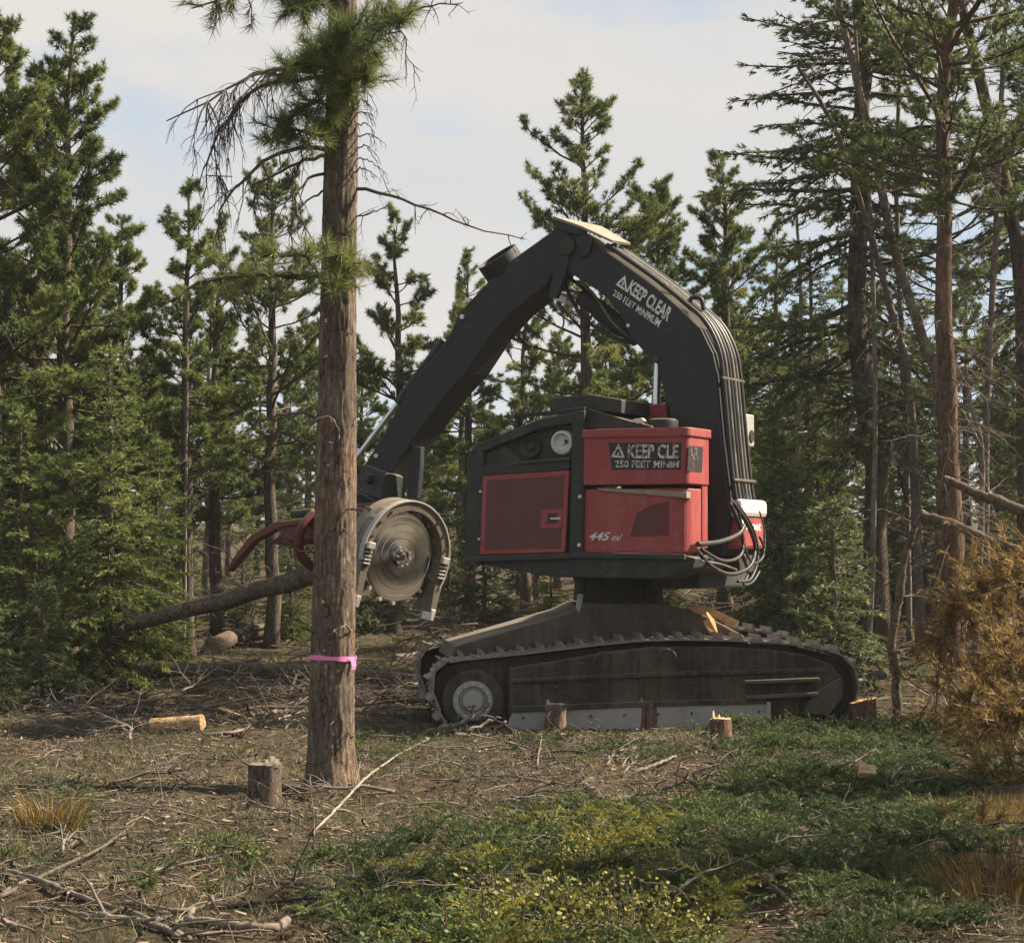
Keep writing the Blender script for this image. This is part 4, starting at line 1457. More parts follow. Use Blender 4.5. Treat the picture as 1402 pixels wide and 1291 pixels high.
# saw disc as its own object so that the spun-steel grain follows its centre
dm = bmesh.new()
nseg = 96
rings = [(0.0, 0.05), (0.055, 0.05), (0.07, 0.045), (0.075, 0.06), (0.125, 0.055), (0.13, 0.015), (0.17, 0.012), (0.215, 0.010), (0.22, 0.005), (0.30, 0.004), (0.305, 0.0), (0.39, -0.001), (0.395, -0.005), (0.47, -0.006), (0.475, -0.001), (0.50, 0.0), (0.535, -0.004), (0.545, -0.02), (0.545, -0.05), (0.0, -0.05)]
vr = []
for r, z in rings:
    if r == 0:
        vr.append([dm.verts.new((0, 0, z))])
    else:
        vr.append([dm.verts.new((r * math.cos(k * 2 * math.pi / nseg), r * math.sin(k * 2 * math.pi / nseg), z)) for k in range(nseg)])
for p, q in zip(vr, vr[1:]):
    for k in range(nseg):
        f = list(dict.fromkeys([p[k % len(p)], p[(k + 1) % nseg % len(p)], q[(k + 1) % nseg % len(q)], q[k % len(q)]]))
        if len(f) > 2:
            dm.faces.new(f)
disc = finish("saw_disc", dm, DISC, head, Vector((0, 0, 0)))
for p in disc.data.polygons:
    p.use_smooth = True
m = disc.modifiers.new("edges", 'EDGE_SPLIT')
m.split_angle = math.radians(30)
M = Matrix((HE2, HE1, HN)).transposed()
if M.determinant() < 0:
    M = Matrix((-HE2, HE1, HN)).transposed()
M = M.to_4x4()
M.translation = HC - C0
disc.matrix_local = M @ Matrix.Diagonal((0.93, 0.93, 1.0, 1.0))
for k in range(16):
    t = k * 2 * math.pi / 16 + 0.1
    c = H3(math.cos(t) * 0.56, math.sin(t) * 0.56, -0.03)
    rod("saw_tooth", c - HN * 0.02, c + HN * 0.03, 0.024, STEEL, head, 8)
for k in range(8):
    t = k * 2 * math.pi / 8
    c = H3(math.cos(t) * 0.10, math.sin(t) * 0.10, 0.055)
    rod("disc_bolt", c, c + HN * 0.018, 0.012, STEEL, head, 6)
# fork legs with bolted ends
def hbox(name, x0, x1, y0, y1, n0, n1, mat, taper=0.0, bevel=0.008):
    bm = bmesh.new()
    bm_prism(bm, [H3(x0, y1, n0), H3(x1, y1, n0), H3(x1 - taper, y0, n0), H3(x0 + taper, y0, n0)],
             [H3(x0, y1, n1), H3(x1, y1, n1), H3(x1 - taper, y0, n1), H3(x0 + taper, y0, n1)])
    return finish(name, bm, mat, head, bevel=bevel)
for sx, mm_ in ((-1, HOUSING), (1, HOUSING)):
    x = 0.60 * sx
    hbox("fork_leg", x - 0.075, x + 0.075, -0.58, 0.06, -0.16, 0.10, mm_, 0.03)
    hbox("fork_shoe", x - 0.055, x + 0.055, 0.02, 0.10, 0.10, 0.15, STEEL)
    for q in range(4):
        hbox("leg_rib", x - 0.05, x + 0.05, -0.03 - q * 0.045, -0.01 - q * 0.045, 0.10, 0.125, STEEL, 0, 0.003)
    hbox("fork_tip", x - 0.04, x + 0.04, -0.68, -0.54, -0.04, 0.115, STEEL, 0.012)
hbox("fork_floor", -0.52, 0.52, -0.42, 0.5, -0.20, -0.10, HOUSING)
# tower running back from the saw, red, with curved grapple arms
def hpts(name, pts, half, mat, bevel=0.01):
    """profile in the (back, up) plane of the head, given thickness across"""
    bm = bmesh.new()
    bm_prism(bm, [H3(-half, y, -n_) for n_, y in pts], [H3(half, y, -n_) for n_, y in pts])
    return finish(name, bm, mat, head, bevel=bevel)
hpts("head_tower", [(0.2, 0.60), (0.2, 0.10), (1.0, 0.0), (1.7, -0.1), (1.9, -0.05), (1.85, 0.08), (1.4, 0.26), (0.7, 0.5)], 0.26, REDDARK, 0.02)
for sgn in (-1,):
    arm = [(0.9, 0.10), (1.5, 0.12), (1.9, 0.02), (2.3, -0.22), (2.62, -0.62), (2.68, -0.66), (2.63, -0.50), (2.38, -0.15), (1.98, 0.08), (1.5, 0.19), (0.9, 0.22)]
    bm = bmesh.new()
    o0 = 0.24 * sgn
    bm_prism(bm, [H3(o0 - 0.05, y, -n_) for n_, y in arm], [H3(o0 + 0.05, y, -n_) for n_, y in arm])
    finish("grapple_horn", bm, REDDARK, head, bevel=0.012)
hpts("horn_web", [(0.9, 0.22), (1.5, 0.18), (1.95, 0.05), (2.3, -0.2), (1.9, -0.16), (1.4, -0.05), (0.9, -0.05)], 0.05, REDDARK, 0.01)
for n_, y_ in ((1.0, 0.42), (1.35, 0.34)):
    rod("head_cylinder", H3(-0.1, y_, -n_), H3(-0.1, y_ - 0.12, -n_ - 0.55), 0.05, BLACKROUGH, head, 14)
for k in range(5):
    hose("head_hose", [H3(-0.2 + 0.08 * k, 0.55, -0.3), H3(-0.24 + 0.09 * k, 0.62 + 0.05 * k, -0.7), H3(-0.2 + 0.08 * k, 0.34, -1.3), H3(-0.15 + 0.06 * k, 0.12, -1.7)], 0.016, RUBBER, head, 18, 6)
hpts("wrist_bracket", [(0.35, 0.62), (0.4, 0.95), (0.75, 1.0), (1.0, 0.62)], 0.16, BLACK, 0.015)
rod("wrist_pin", H3(-0.25, 0.84, -0.6), H3(0.25, 0.84, -0.6), 0.06, BLACKROUGH, head, 16)
for k, (n_, r_) in enumerate(((0.75, 0.36), (1.35, 0.34))):
    for sgn in (-1, 1):
        pts = [H3(sgn * 0.24, 0.3, -n_), H3(sgn * 0.40, 0.05, -n_), H3(sgn * 0.34, -0.22, -n_), H3(sgn * 0.12, -0.36, -n_)]
        hose("gripping_arm", pts, 0.06, REDDARK, head, 16, 8)

# ------------------------------------------------------------------ the flagged pine in front
MD = 18.0                                                   # its distance
mb = gpt(450, 1082)
MD = mb.y
main_pine = empty("pine_tree", mb)
tag(main_pine, "big near pine trunk with pink flagging and drooping dead branches", "tree")
MO = np.array(tuple(mb))

def mp(px, py, dy=0.0):
    return np.array(tuple(at(px, py, MD + dy))) - MO

def build_main_trunk():
    keys = [(1092, 414, 489), (1080, 416, 487), (1060, 419, 486), (1030, 421, 485.5), (980, 422.5, 485), (900, 425, 486), (800, 428, 487), (650, 432, 488), (500, 436, 488), (350, 440, 488), (200, 444, 490), (120, 446, 491), (0, 450, 489), (-150, 454, 486), (-420, 462, 482), (-800, 473, 478)]
    ks = sorted(keys, key=lambda k: -k[0])
    zs = np.array([mp((a + b) / 2, y)[2] for y, a, b in ks])
    xs = np.array([mp((a + b) / 2, y)[0] for y, a, b in ks])
    rs = np.array([(b - a) / 2 / FPX * MD for y, a, b in ks])
    n, seg = 420, 84
    z = np.concatenate([np.linspace(-0.2, 6.2, 560), np.linspace(6.25, zs[-1], 40)])
    V = []
    for zi in z:
        cx_ = np.interp(zi, zs, xs)
        r = np.interp(zi, zs, rs)
        if zi < 0.25:
            r *= 1 + 0.10 * ((0.25 - zi) / 0.25) ** 2
        for k in range(seg):
            t = 2 * math.pi * k / seg
            c, s = math.cos(t), math.sin(t)
            n1 = noise.noise(Vector((c * 3.2, s * 3.2, zi * 0.9)))
            n2 = noise.noise(Vector((c * 7.5, s * 7.5, zi * 2.6 + 9)))
            n3 = noise.noise(Vector((c * 17, s * 17, zi * 9 + 3)))
            ridge = abs(n2)
            fl = 0.0
            if zi < 0.4:
                fl = 0.05 * (0.4 - zi) * (1 + math.sin(3 * t + 0.6))
            n4 = noise.noise(Vector((c * 30, s * 30, zi * 22 + 5)))
            n5 = noise.noise(Vector((c * 5, s * 5, zi * 5.5 + 31)))
            step = 0.05 * max(0.0, n5) * (1 if n3 > 0 else 0.4)
            rr = r * (1 + 0.03 * n1 - 0.055 * (0.22 - min(0.22, ridge)) / 0.22 + 0.022 * n3 + 0.012 * n4 + 0.6 * step) + fl
            V.append((cx_ + c * rr, s * rr, zi))
    m = len(z)
    i = np.arange(m - 1)[:, None] * seg
    j = np.arange(seg)[None, :]
    j2 = (j + 1) % seg
    F = np.stack([i + j, i + j2, i + seg + j2, i + seg + j], -1).reshape(-1, 4)
    return mk("trunk", [(np.array(V), F, 0, None)], [BARK_MAIN], main_pine), (zs, xs, rs)
_, main_prof = build_main_trunk()
rngm = np.random.default_rng(77)

def limb(name, pts, r0, r1, mat, twigs=0, tl=(0.15, 0.45), droop=0.9, down=0.7, tw_r=0.006, n=14, sub=1, fr=(0.2, 1.0)):
    """one branch of the front pine drawn through given points, with crooked side twigs"""
    p = smooth_path(pts, n)
    p[1:-1] += rngm.normal(0, 0.008, (n - 2, 3))
    polys = [(p, np.linspace(r0, r1, n))]
    d = np.gradient(p, axis=0)
    d /= np.linalg.norm(d, axis=1, keepdims=True)
    for k in range(twigs):
        i = int(rngm.uniform(fr[0], fr[1]) * (n - 1))
        v = d[i] * rngm.uniform(0.2, 0.9) + rngm.normal(0, 0.55, 3) + np.array([0, 0, -down * rngm.uniform(0.2, 1.2)])
        polys += dead_branch_polys(rngm, p[i], v, rngm.uniform(*tl), tw_r, droop, sub, 6)
    V, F = tubes(polys, 5)
    o = mk(name, [(V, F, 0, None)], [mat], main_pine)
    return p, d

# bare drooping limbs, left side
limb("dead_branch", [mp(452, 95), mp(420, 96, -.2), mp(388, 92, -.4), mp(350, 100, -.5), mp(300, 130, -.6), mp(228, 166, -.7)], 0.024, 0.005, DEADTWIG, 26, (0.2, 0.75), 1.3, 0.9, 0.0065, fr=(0.35, 0.9), sub=2)
limb("dead_branch", [mp(448, 104), mp(400, 112, -.3), mp(350, 122, -.4), mp(320, 150, -.4), mp(296, 190, -.4), mp(282, 238, -.4), mp(318, 242, -.4)], 0.02, 0.004, DEADTWIG, 22, (0.2, 0.6), 1.4, 1.0, 0.006, fr=(0.3, 0.95), sub=2)
limb("dead_branch", [mp(446, 205), mp(415, 203, -.3), mp(375, 213, -.5), mp(335, 245, -.6), mp(305, 280, -.6), mp(295, 325, -.6)], 0.022, 0.005, DEADTWIG, 12, (0.15, 0.45), 1.2, 0.8)
limb("dead_branch", [mp(446, 214), mp(415, 220, -.2), mp(380, 238, -.3), mp(355, 255, -.35), mp(340, 290, -.35)], 0.018, 0.004, DEADTWIG, 12, (0.15, 0.45), 1.3, 0.9)
limb("dead_branch", [mp(446, 238), mp(420, 248, -.2), mp(405, 275, -.3), mp(415, 310, -.3), mp(440, 345, -.3)], 0.014, 0.004, DEADTWIG, 10, (0.12, 0.35), 1.0, 0.5)
limb("dead_branch", [mp(446, 262), mp(420, 275, -.2), mp(400, 300, -.2), mp(398, 325, -.2)], 0.010, 0.003, DEADTWIG, 6, (0.1, 0.3), 1.0, 0.5)
# right side
limb("dead_branch", [mp(480, 256), mp(510, 262, -.1), mp(555, 275, -.2), mp(600, 292, -.2), mp(650, 314, -.2), mp(718, 328, -.2)], 0.017, 0.004, DEADTWIG, 14, (0.1, 0.32), 0.3, 0.0, 0.005)
limb("dead_branch", [mp(480, 296), mp(505, 292, -.1), mp(530, 283, -.1)], 0.008, 0.003, DEADTWIG, 3, (0.08, 0.25), 0.5, 0.3, 0.004)
for y in (128, 142, 158, 172, 188, 204, 216, 236):
    e = rngm.uniform(22, 36)
    limb("dead_twig", [mp(484, y), mp(484 + e * .6, y - rngm.uniform(-4, 8), -.1), mp(484 + e, y + rngm.uniform(2, 16), -.1)], 0.007, 0.003, DEADTWIG, 3, (0.08, 0.22), 1.2, 0.5, 0.004)
limb("dead_branch", [mp(480, 60), mp(530, 30, -.3), mp(562, 14, -.4), mp(600, 8, -.4), mp(634, 4, -.4)], 0.016, 0.004, DEADTWIG, 10, (0.12, 0.4), 0.3, 0.1, 0.005, fr=(0.5, 1.0))
limb("dead_branch", [mp(500, 60, -.1), mp(550, 45, -.3), mp(558, 78, -.3), mp(575, 112, -.3)], 0.009, 0.003, DEADTWIG, 6, (0.1, 0.35), 1.0, 0.8, 0.004)
# lower stubs
limb("dead_branch", [mp(436, 572), mp(405, 566, -.1), mp(370, 572, -.1), mp(335, 590, -.1)], 0.012, 0.004, DEADTWIG, 6, (0.1, 0.4), 0.5, 0.3, 0.005)
limb("dead_branch", [mp(432, 576, -.2), mp(446, 571, -.32), mp(462, 580, -.36), mp(464, 604, -.36)], 0.014, 0.006, DEADWOOD, 1, (0.05, 0.1))
limb("dead_branch", [mp(434, 636), mp(400, 640, -.1), mp(352, 650, -.1)], 0.010, 0.004, DEADTWIG, 5, (0.1, 0.3), 0.6, 0.3, 0.004)
limb("dead_branch", [mp(432, 788, -.1), mp(412, 776, -.2), mp(398, 778, -.2), mp(385, 800, -.2), mp(400, 840, -.2)], 0.009, 0.004, DEADWOOD, 3, (0.1, 0.3), 0.6, 0.3, 0.004)
limb("dead_branch", [mp(430, 756, -.1), mp(400, 748, -.2), mp(378, 720, -.2), mp(362, 712, -.2)], 0.008, 0.003, DEADTWIG, 3, (0.1, 0.25), 0.5, 0.3, 0.004)
limb("dead_branch", [mp(428, 884, -.1), mp(398, 905, -.2), mp(384, 925, -.2), mp(370, 950, -.3)], 0.011, 0.004, DEADWOOD, 3, (0.1, 0.3), 0.6, 0.3, 0.004)
limb("dead_branch", [mp(482, 862, -.1), mp(470, 857, -.22), mp(458, 862, -.24), mp(450, 872, -.24)], 0.007, 0.004, DEADWOOD, 0)
limb("dead_branch", [mp(470, 700, -.1), mp(488, 696, -.2), mp(502, 700, -.2)], 0.008, 0.003, DEADTWIG, 2, (0.05, 0.15))
for k in range(14):
    y = rngm.uniform(420, 1040)
    x = rngm.uniform(440, 484)
    e = rngm.uniform(4, 9) * (1 if x > 462 else -1)
    limb("dead_twig", [mp(x, y, -.14), mp(x + e * .6, y - 3, -.24), mp(x + e, y + rngm.uniform(-3, 6), -.26)], 0.006, 0.003, DEADTWIG, 0, n=6)

def foliage(name, routes, count, size, spread_px, K=46, tone=0.5):
    """long-needled live boughs along given routes"""
    P, D, T, polys = [], [], [], []
    for pts in routes:
        p = smooth_path(pts, 12)
        polys.append((p, np.linspace(0.02, 0.006, 12)))
        d = np.gradient(p, axis=0)
        d /= np.linalg.norm(d, axis=1, keepdims=True)
        for k in range(count):
            i = int(rngm.uniform(0.12, 1.0) * 11)
            off = rngm.normal(0, 1, 3) * spread_px / FPX * MD
            e = p[i] + off
            polys.append((np.array([p[i], (p[i] + e) / 2 + rngm.normal(0, .015, 3), e]), np.array([0.006, 0.005, 0.004])))
            v = off / (np.linalg.norm(off) + 1e-6) + d[i] * 0.4 + np.array([0, 0, 0.35])
            tn = tone + rngm.normal(0, 0.2)
            P.append(e); D.append(v); T.append(tn)
            P.append(p[i] + off * 0.6); D.append(v); T.append(tn - 0.15)
    nv = needles(P, D, np.full(len(P), size), K, 0.0060, 1.05, rngm, 0.6, np.clip(T, 0, 1))
    lb = tubes(polys, 4)
    return mk(name, [(lb[0], lb[1], 0, None), (nv[0], nv[1], 1, nv[2])], [TWIG, MAIN_LEAF], main_pine, smooth=False)

foliage("live_bough", [[mp(470, 92), mp(500, 60, -.4), mp(530, 30, -.6), mp(552, 12, -.7)],
                  [mp(468, 120), mp(440, 80, -.5), mp(410, 90, -.8), mp(380, 105, -.9)],
                  [mp(465, 80), mp(440, 70, -.7), mp(460, 50, -.9), mp(500, 40, -.9)]], 44, 0.17, 16, K=34)
foliage("live_bough", [[mp(470, 170), mp(440, 140, -.4), mp(410, 150, -.5), mp(370, 185, -.6)],
                  [mp(466, 190), mp(430, 185, -.3), mp(395, 178, -.4), mp(360, 200, -.5)],
                  [mp(470, 150), mp(480, 110, -.3), mp(496, 95, -.35), mp(508, 98, -.35)]], 27, 0.155, 14, K=34, tone=0.6)
foliage("live_bough", [[mp(460, -20), mp(400, -25, -.3), mp(330, -8, -.5), mp(262, 12, -.6)], [mp(460, -15), mp(420, 0, -.3), mp(400, 5, -.3)]], 36, 0.155, 14, K=34, tone=0.4)
foliage("live_bough", [[mp(474, 372), mp(468, 352, -.35), mp(440, 352, -.6), mp(400, 350, -.7), mp(360, 352, -.8)],
                  [mp(474, 365, -.1), mp(480, 355, -.35), mp(470, 385, -.45), mp(450, 395, -.5)],
                  [mp(470, 375), mp(410, 376, -.4), mp(330, 376, -.5), mp(275, 386, -.6), mp(238, 410, -.6)]], 26, 0.14, 12, K=30, tone=0.66)
limb("live_limb", [mp(470, 372), mp(410, 378, -.3), mp(340, 378, -.5), mp(275, 388, -.6), mp(235, 414, -.6)], 0.026, 0.008, DEADTWIG, 6, (0.1, 0.3), 0.6, 0.3)
# crown above the frame
P, D, T, polys = [], [], [], []
for k in range(46):
    zz = rngm.uniform(7.2, 12.2)
    az = rngm.uniform(0, 6.283)
    L = rngm.uniform(0.7, 1.0) * (1.9 - (zz - 7.2) * 0.28)
    p0 = np.array([np.interp(zz, main_prof[0], main_prof[1]), 0, zz])
    e = p0 + np.array([math.cos(az), math.sin(az), 0.25]) * L
    polys.append((np.array([p0, (p0 + e) / 2 + [0, 0, -.06], e]), np.array([0.03, 0.018, 0.006])))
    for q in range(14):
        f = rngm.uniform(0.35, 1.0)
        c_ = p0 + (e - p0) * f + rngm.normal(0, 0.16, 3)
        P.append(c_); D.append(np.array([math.cos(az), math.sin(az), 0.5])); T.append(rngm.uniform(0.2, 0.8))
nv = needles(P, D, np.full(len(P), 0.15), 26, 0.008, 0.95, rngm, 0.6, np.clip(T, 0, 1))
lb = tubes(polys, 4)
mk("crown", [(lb[0], lb[1], 0, None), (nv[0], nv[1], 1, nv[2])], [TWIG, MAIN_LEAF], main_pine, smooth=False)

# pink flagging ribbon round the trunk
def ribbon():
    zs, xs, rs = main_prof
    zc_ = mp(455, 900)[2]
    cx_ = np.interp(zc_, zs, xs)
    r = np.interp(zc_, zs, rs) + 0.012
    V, F = [], []
    n = 64
    for k in range(n + 1):
        t = 2 * math.pi * k / n
        w = 0.017 + 0.003 * math.sin(5 * t)
        zo = zc_ + 0.006 * math.sin(t * 2)
        V += [(cx_ + math.cos(t) * r, math.sin(t) * r, zo - w), (cx_ + math.cos(t) * r, math.sin(t) * r, zo + w)]
        if k:
            a_ = 2 * k
            F.append((a_ - 2, a_, a_ + 1, a_ - 1))
    bse = len(V)
    # two loose tails at the knot
    for q, (dx, ln) in enumerate(((0.0, 0.10), (0.02, 0.075))):
        t0 = math.radians(-28 - 10 * q)
        px_, py_ = cx_ + math.cos(t0) * (r + 0.006 + q * 0.006), math.sin(t0) * (r + 0.006 + q * 0.006)
        for i in range(5):
            f = i / 4
            ww = 0.020
            V += [(px_ - ww * 0.6 + dx * f, py_ - 0.015 * f - 0.01, zc_ + 0.01 - ln * f), (px_ + ww * 0.9 + dx * f, py_ + 0.01 - 0.015 * f, zc_ + 0.012 - ln * f)]
            if i:
                a_ = bse + q * 10 + 2 * i
                F.append((a_ - 2, a_, a_ + 1, a_ - 1))
    o = mk("ribbon", [(np.array(V), np.array(F), 0, None)], [PINK], None, True, mb)
    tag(o, "pink flagging ribbon tied round the big near pine trunk", "ribbon")
ribbon()

# ------------------------------------------------------------------ logs, stumps, sticks
def log_obj(name, p0, p1, r0, r1, label, cat, bark, cut=CUTWOOD, seg=18, n=14, seed=0, group=None, wig=0.02, twigs=0, torn0=0.0, torn1=0.0):
    rg = np.random.default_rng(seed + 900)
    p0, p1 = np.array(tuple(p0), float), np.array(tuple(p1), float)
    t = np.linspace(0, 1, n)
    pts = p0 + (p1 - p0) * t[:, None] + np.cumsum(rg.normal(0, wig * 0.3, (n, 3)), axis=0) * np.sin(t * math.pi)[:, None]
    ax = (p1 - p0) / np.linalg.norm(p1 - p0)
    ref = np.array([0, 0, 1.0]) if abs(ax[2]) < 0.8 else np.array([1.0, 0, 0])
    u = np.cross(ax, ref); u /= np.linalg.norm(u)
    v = np.cross(ax, u)
    V = []
    for i in range(n):
        r = r0 + (r1 - r0) * t[i]
        for k in range(seg):
            a_ = 2 * math.pi * k / seg
            rr = r * (1 + 0.07 * noise.noise(Vector((math.cos(a_) * 2, math.sin(a_) * 2, t[i] * 7 + seed))) + 0.02 * noise.noise(Vector((math.cos(a_) * 6, math.sin(a_) * 6, t[i] * 22 + seed))))
            sh = 0.0
            if i == 0:
                sh = -torn0 * rg.uniform(-0.3, 1)
            if i == n - 1:
                sh = torn1 * rg.uniform(-0.3, 1)
            V.append(pts[i] + (u * math.cos(a_) + v * math.sin(a_)) * rr + ax * sh)
    i = np.arange(n - 1)[:, None] * seg
    j = np.arange(seg)[None, :]
    j2 = (j + 1) % seg
    F = np.stack([i + j, i + j2, i + seg + j2, i + seg + j], -1).reshape(-1, 4)
    V = np.array(V)
    root = empty(name, tuple(p0))
    parts = [(V - p0, F, 0, None)]
    if twigs:
        db = []
        for k in range(twigs):
            q = rg.integers(1, n - 1)
            rd = rg.normal(size=3); rd -= ax * rd.dot(ax); rd /= np.linalg.norm(rd)
            if rd[2] < -0.3:
                rd[2] *= -1
            db += dead_branch_polys(rg, pts[q] + rd * r0 * 0.7, rd + ax * rg.uniform(-0.3, 0.6), rg.uniform(0.15, 0.6), 0.009, 0.4, 1, 5)
        tv, tf = tubes(db, 4)
        mk("branch_stubs", [(tv - p0, tf, 0, None)], [DEADTWIG], root)["kind"] = "stuff"
    mk("bark", parts, [bark], root)
    for q, nm in ((0, "cut_end"), (n - 1, "cut_end")):
        ring = V[q * seg:(q + 1) * seg]
        cen_ = ring.mean(0) + ax * (-0.004 if q == 0 else 0.004)
        # inner rings give the end face a slight dish
        mid = cen_ + (ring - cen_) * 0.55 + ax * rg.normal(0, 0.004, (seg, 1))
        VV = np.concatenate([ring, mid, cen_[None]])
        fq = [(k, (k + 1) % seg, seg + (k + 1) % seg, seg + k) for k in range(seg)]
        ft = [(seg + k, seg + (k + 1) % seg, 2 * seg) for k in range(seg)]
        mk(nm, [(VV - p0, np.array(fq), 0, None), (VV[seg:] - p0, np.array(ft) - seg, 0, None)], [cut], root, smooth=False)
    return tag(root, label, cat, group)

def stump(px, py, wpx, hpx, label, seed, bark=BARK_MAIN, cut=CUTWOOD, splinter=True, tiltc=0.0):
    b = gpt(px, py)
    s = b.y / FPX
    r, h = wpx * 0.5 * s, hpx * s
    rg = np.random.default_rng(seed)
    root = empty("stump", b)
    seg, n = 26, 9
    t = np.linspace(0, 1, n)
    V = []
    for i in range(n):
        z = -0.12 + (h + 0.12) * t[i]
        fl = 1.0 + 0.35 * (1 - t[i]) ** 3
        for k in range(seg):
            a_ = 2 * math.pi * k / seg
            rr = r * fl * (1 + 0.10 * noise.noise(Vector((math.cos(a_) * 2.3, math.sin(a_) * 2.3, seed + t[i] * 0.8))) + 0.05 * noise.noise(Vector((math.cos(a_) * 9, math.sin(a_) * 9, seed + t[i]))))
            zz = z
            if i == n - 1:
                zz += tiltc * math.cos(a_) * r + 0.012 * noise.noise(Vector((math.cos(a_) * 2.5, math.sin(a_) * 2.5, seed * 3.3)))
            V.append((math.cos(a_) * rr, math.sin(a_) * rr, zz))
    i = np.arange(n - 1)[:, None] * seg
    j = np.arange(seg)[None, :]
    j2 = (j + 1) % seg
    F = np.stack([i + j, i + j2, i + seg + j2, i + seg + j], -1).reshape(-1, 4)
    V = np.array(V)
    mk("bark", [(V, F, 0, None)], [bark], root)
    ring = V[-seg:]
    c = ring.mean(0)
    mids = [c + (ring - c) * f + np.array([0, 0, 1])[None] * rg.normal(0, 0.008, (seg, 1)) for f in (0.7, 0.4)]
    VV = np.concatenate([ring] + mids + [c[None]])
    fq = [(q * seg + k, q * seg + (k + 1) % seg, (q + 1) * seg + (k + 1) % seg, (q + 1) * seg + k) for q in range(2) for k in range(seg)]
    ft = np.array([(k, (k + 1) % seg, seg) for k in range(seg)])
    mk("cut_face", [(VV, np.array(fq), 0, None), (VV[2 * seg:], ft, 0, None)], [cut], root, smooth=False)
    if splinter:
        for q in range(rg.integers(1, 4)):
            a_ = rg.uniform(2.6, 6.6)
            x, y = math.cos(a_) * r * 0.8, math.sin(a_) * r * 0.8
            hh = rg.uniform(0.03, 0.09)
            w = rg.uniform(0.014, 0.032)
            vv = np.array([(x - w, y - w, h - 0.02), (x + w, y - w, h - 0.02), (x + w, y + w, h - 0.02), (x - w, y + w, h - 0.02),
                           (x - w * .2 + rg.normal(0, .01), y, h + hh), (x + w * .2, y + .003, h + hh * 0.9)])
            ff = np.array([(0, 1, 5, 4), (1, 2, 5, 5), (2, 3, 4, 5), (3, 0, 4, 4)])
            mk("splinter", [(vv, np.array([(0, 1, 5, 4), (2, 3, 4, 5)]), 0, None), (vv, np.array([(1, 2, 5), (3, 0, 4)]), 0, None)], [cut], root, smooth=False)
    return tag(root, label, "stump")

stump(362, 1106, 46, 60, "grey weathered stump with a thin splinter beside the flagged pine", 3, BARK_BG, DEADWOOD)
stump(761, 1004, 29, 40, "upright stump with ragged top in front of the pale track plate", 4, BARK_MAIN, CUTWOOD)
stump(888, 1001, 27, 38, "narrow stump with a tall sliver before the middle of the tracks", 5, BARK_RED, CUTWOOD)
stump(987, 1016, 28, 32, "short stump with bright pale cut top near the end of the track plate", 6, BARK_RED, CUTWOOD)
stump(1097, 988, 30, 26, "low splintered stump under the rear end of the tracks", 7, BARK_RED, CUTWOOD)
stump(1181, 999, 38, 40, "reddish torn stump just behind the end of the tracks", 8, BARK_RED, CUTWOOD_RED, True, 0.2)
stump(1066, 1078, 52, 18, "low wide flat-cut stump sunk in the juniper", 9, BARK_BG, PEELED, False)
stump(573, 992, 34, 24, "low stump in front of the drive sprocket", 10, BARK_BG, PEELED, False)

# tree held by the felling head
log_obj("felled_tree", H3(0, -0.05, -0.36), at(138, 866, 30.4), 0.13, 0.085, "felled trunk held by the saw head, its far end sloping to the ground", "tree trunk", BARK_LOG, seed=1, n=40, wig=0.022, twigs=34)
# short pale log
a_, b_ = gpt(212, 1006), gpt(273, 1004)
log_obj("log", a_ + Vector((0.0, -0.18, 0.088)), b_ + Vector((0.0, 0.25, 0.085)), 0.092, 0.086, "short pale peeled log lying on the litter", "log", PEELED, PEELED, seed=2, wig=0.01)
def lying(pxs, r0, r1, label, seed, bark=BARK_LOG, lift=1.0, twigs=8, group=None):
    p, q = gpt(*pxs[0]), gpt(*pxs[1])
    log_obj("fallen_log", p + Vector((0, 0, r0 * 0.7 * lift)), q + Vector((0, 0, r1 * 0.7 * lift)), r0, r1, label, "log", bark, DEADWOOD, seed=seed, twigs=twigs, n=18, wig=0.04, group=group)
lying([(150, 926), (430, 928)], 0.13, 0.10, "long dark fallen log across the ground behind the flagged pine", 21, twigs=10)
lying([(430, 930), (560, 935)], 0.10, 0.085, "fallen log running from the flagged pine to the drive sprocket", 22)
lying([(290, 895), (385, 870)], 0.14, 0.10, "dark log lying under the felled trunk", 23)
lying([(150, 838), (235, 826)], 0.09, 0.07, "pale grey log in the undergrowth beneath the felled trunk", 24, DEADWOOD, 2.0)
lying([(815, 1108), (1060, 1076)], 0.075, 0.05, "brown half-buried log in front of the low wide stump", 25, BARK_LOGRED, 0.5)
lying([(1165, 905), (1235, 900)], 0.08, 0.07, "grey log behind the end of the tracks", 26, DEADWOOD)
lying([(1168, 935), (1240, 918)], 0.07, 0.06, "dark log between the tracks and the broken sapling", 27)
lying([(1065, 815), (1115, 812)], 0.07, 0.06, "pale log on the rise behind the hanging hoses", 28, DEADWOOD)
lying([(540, 905), (660, 880)], 0.06, 0.05, "thin log on the ground beyond the drive sprocket", 29, DEADWOOD)

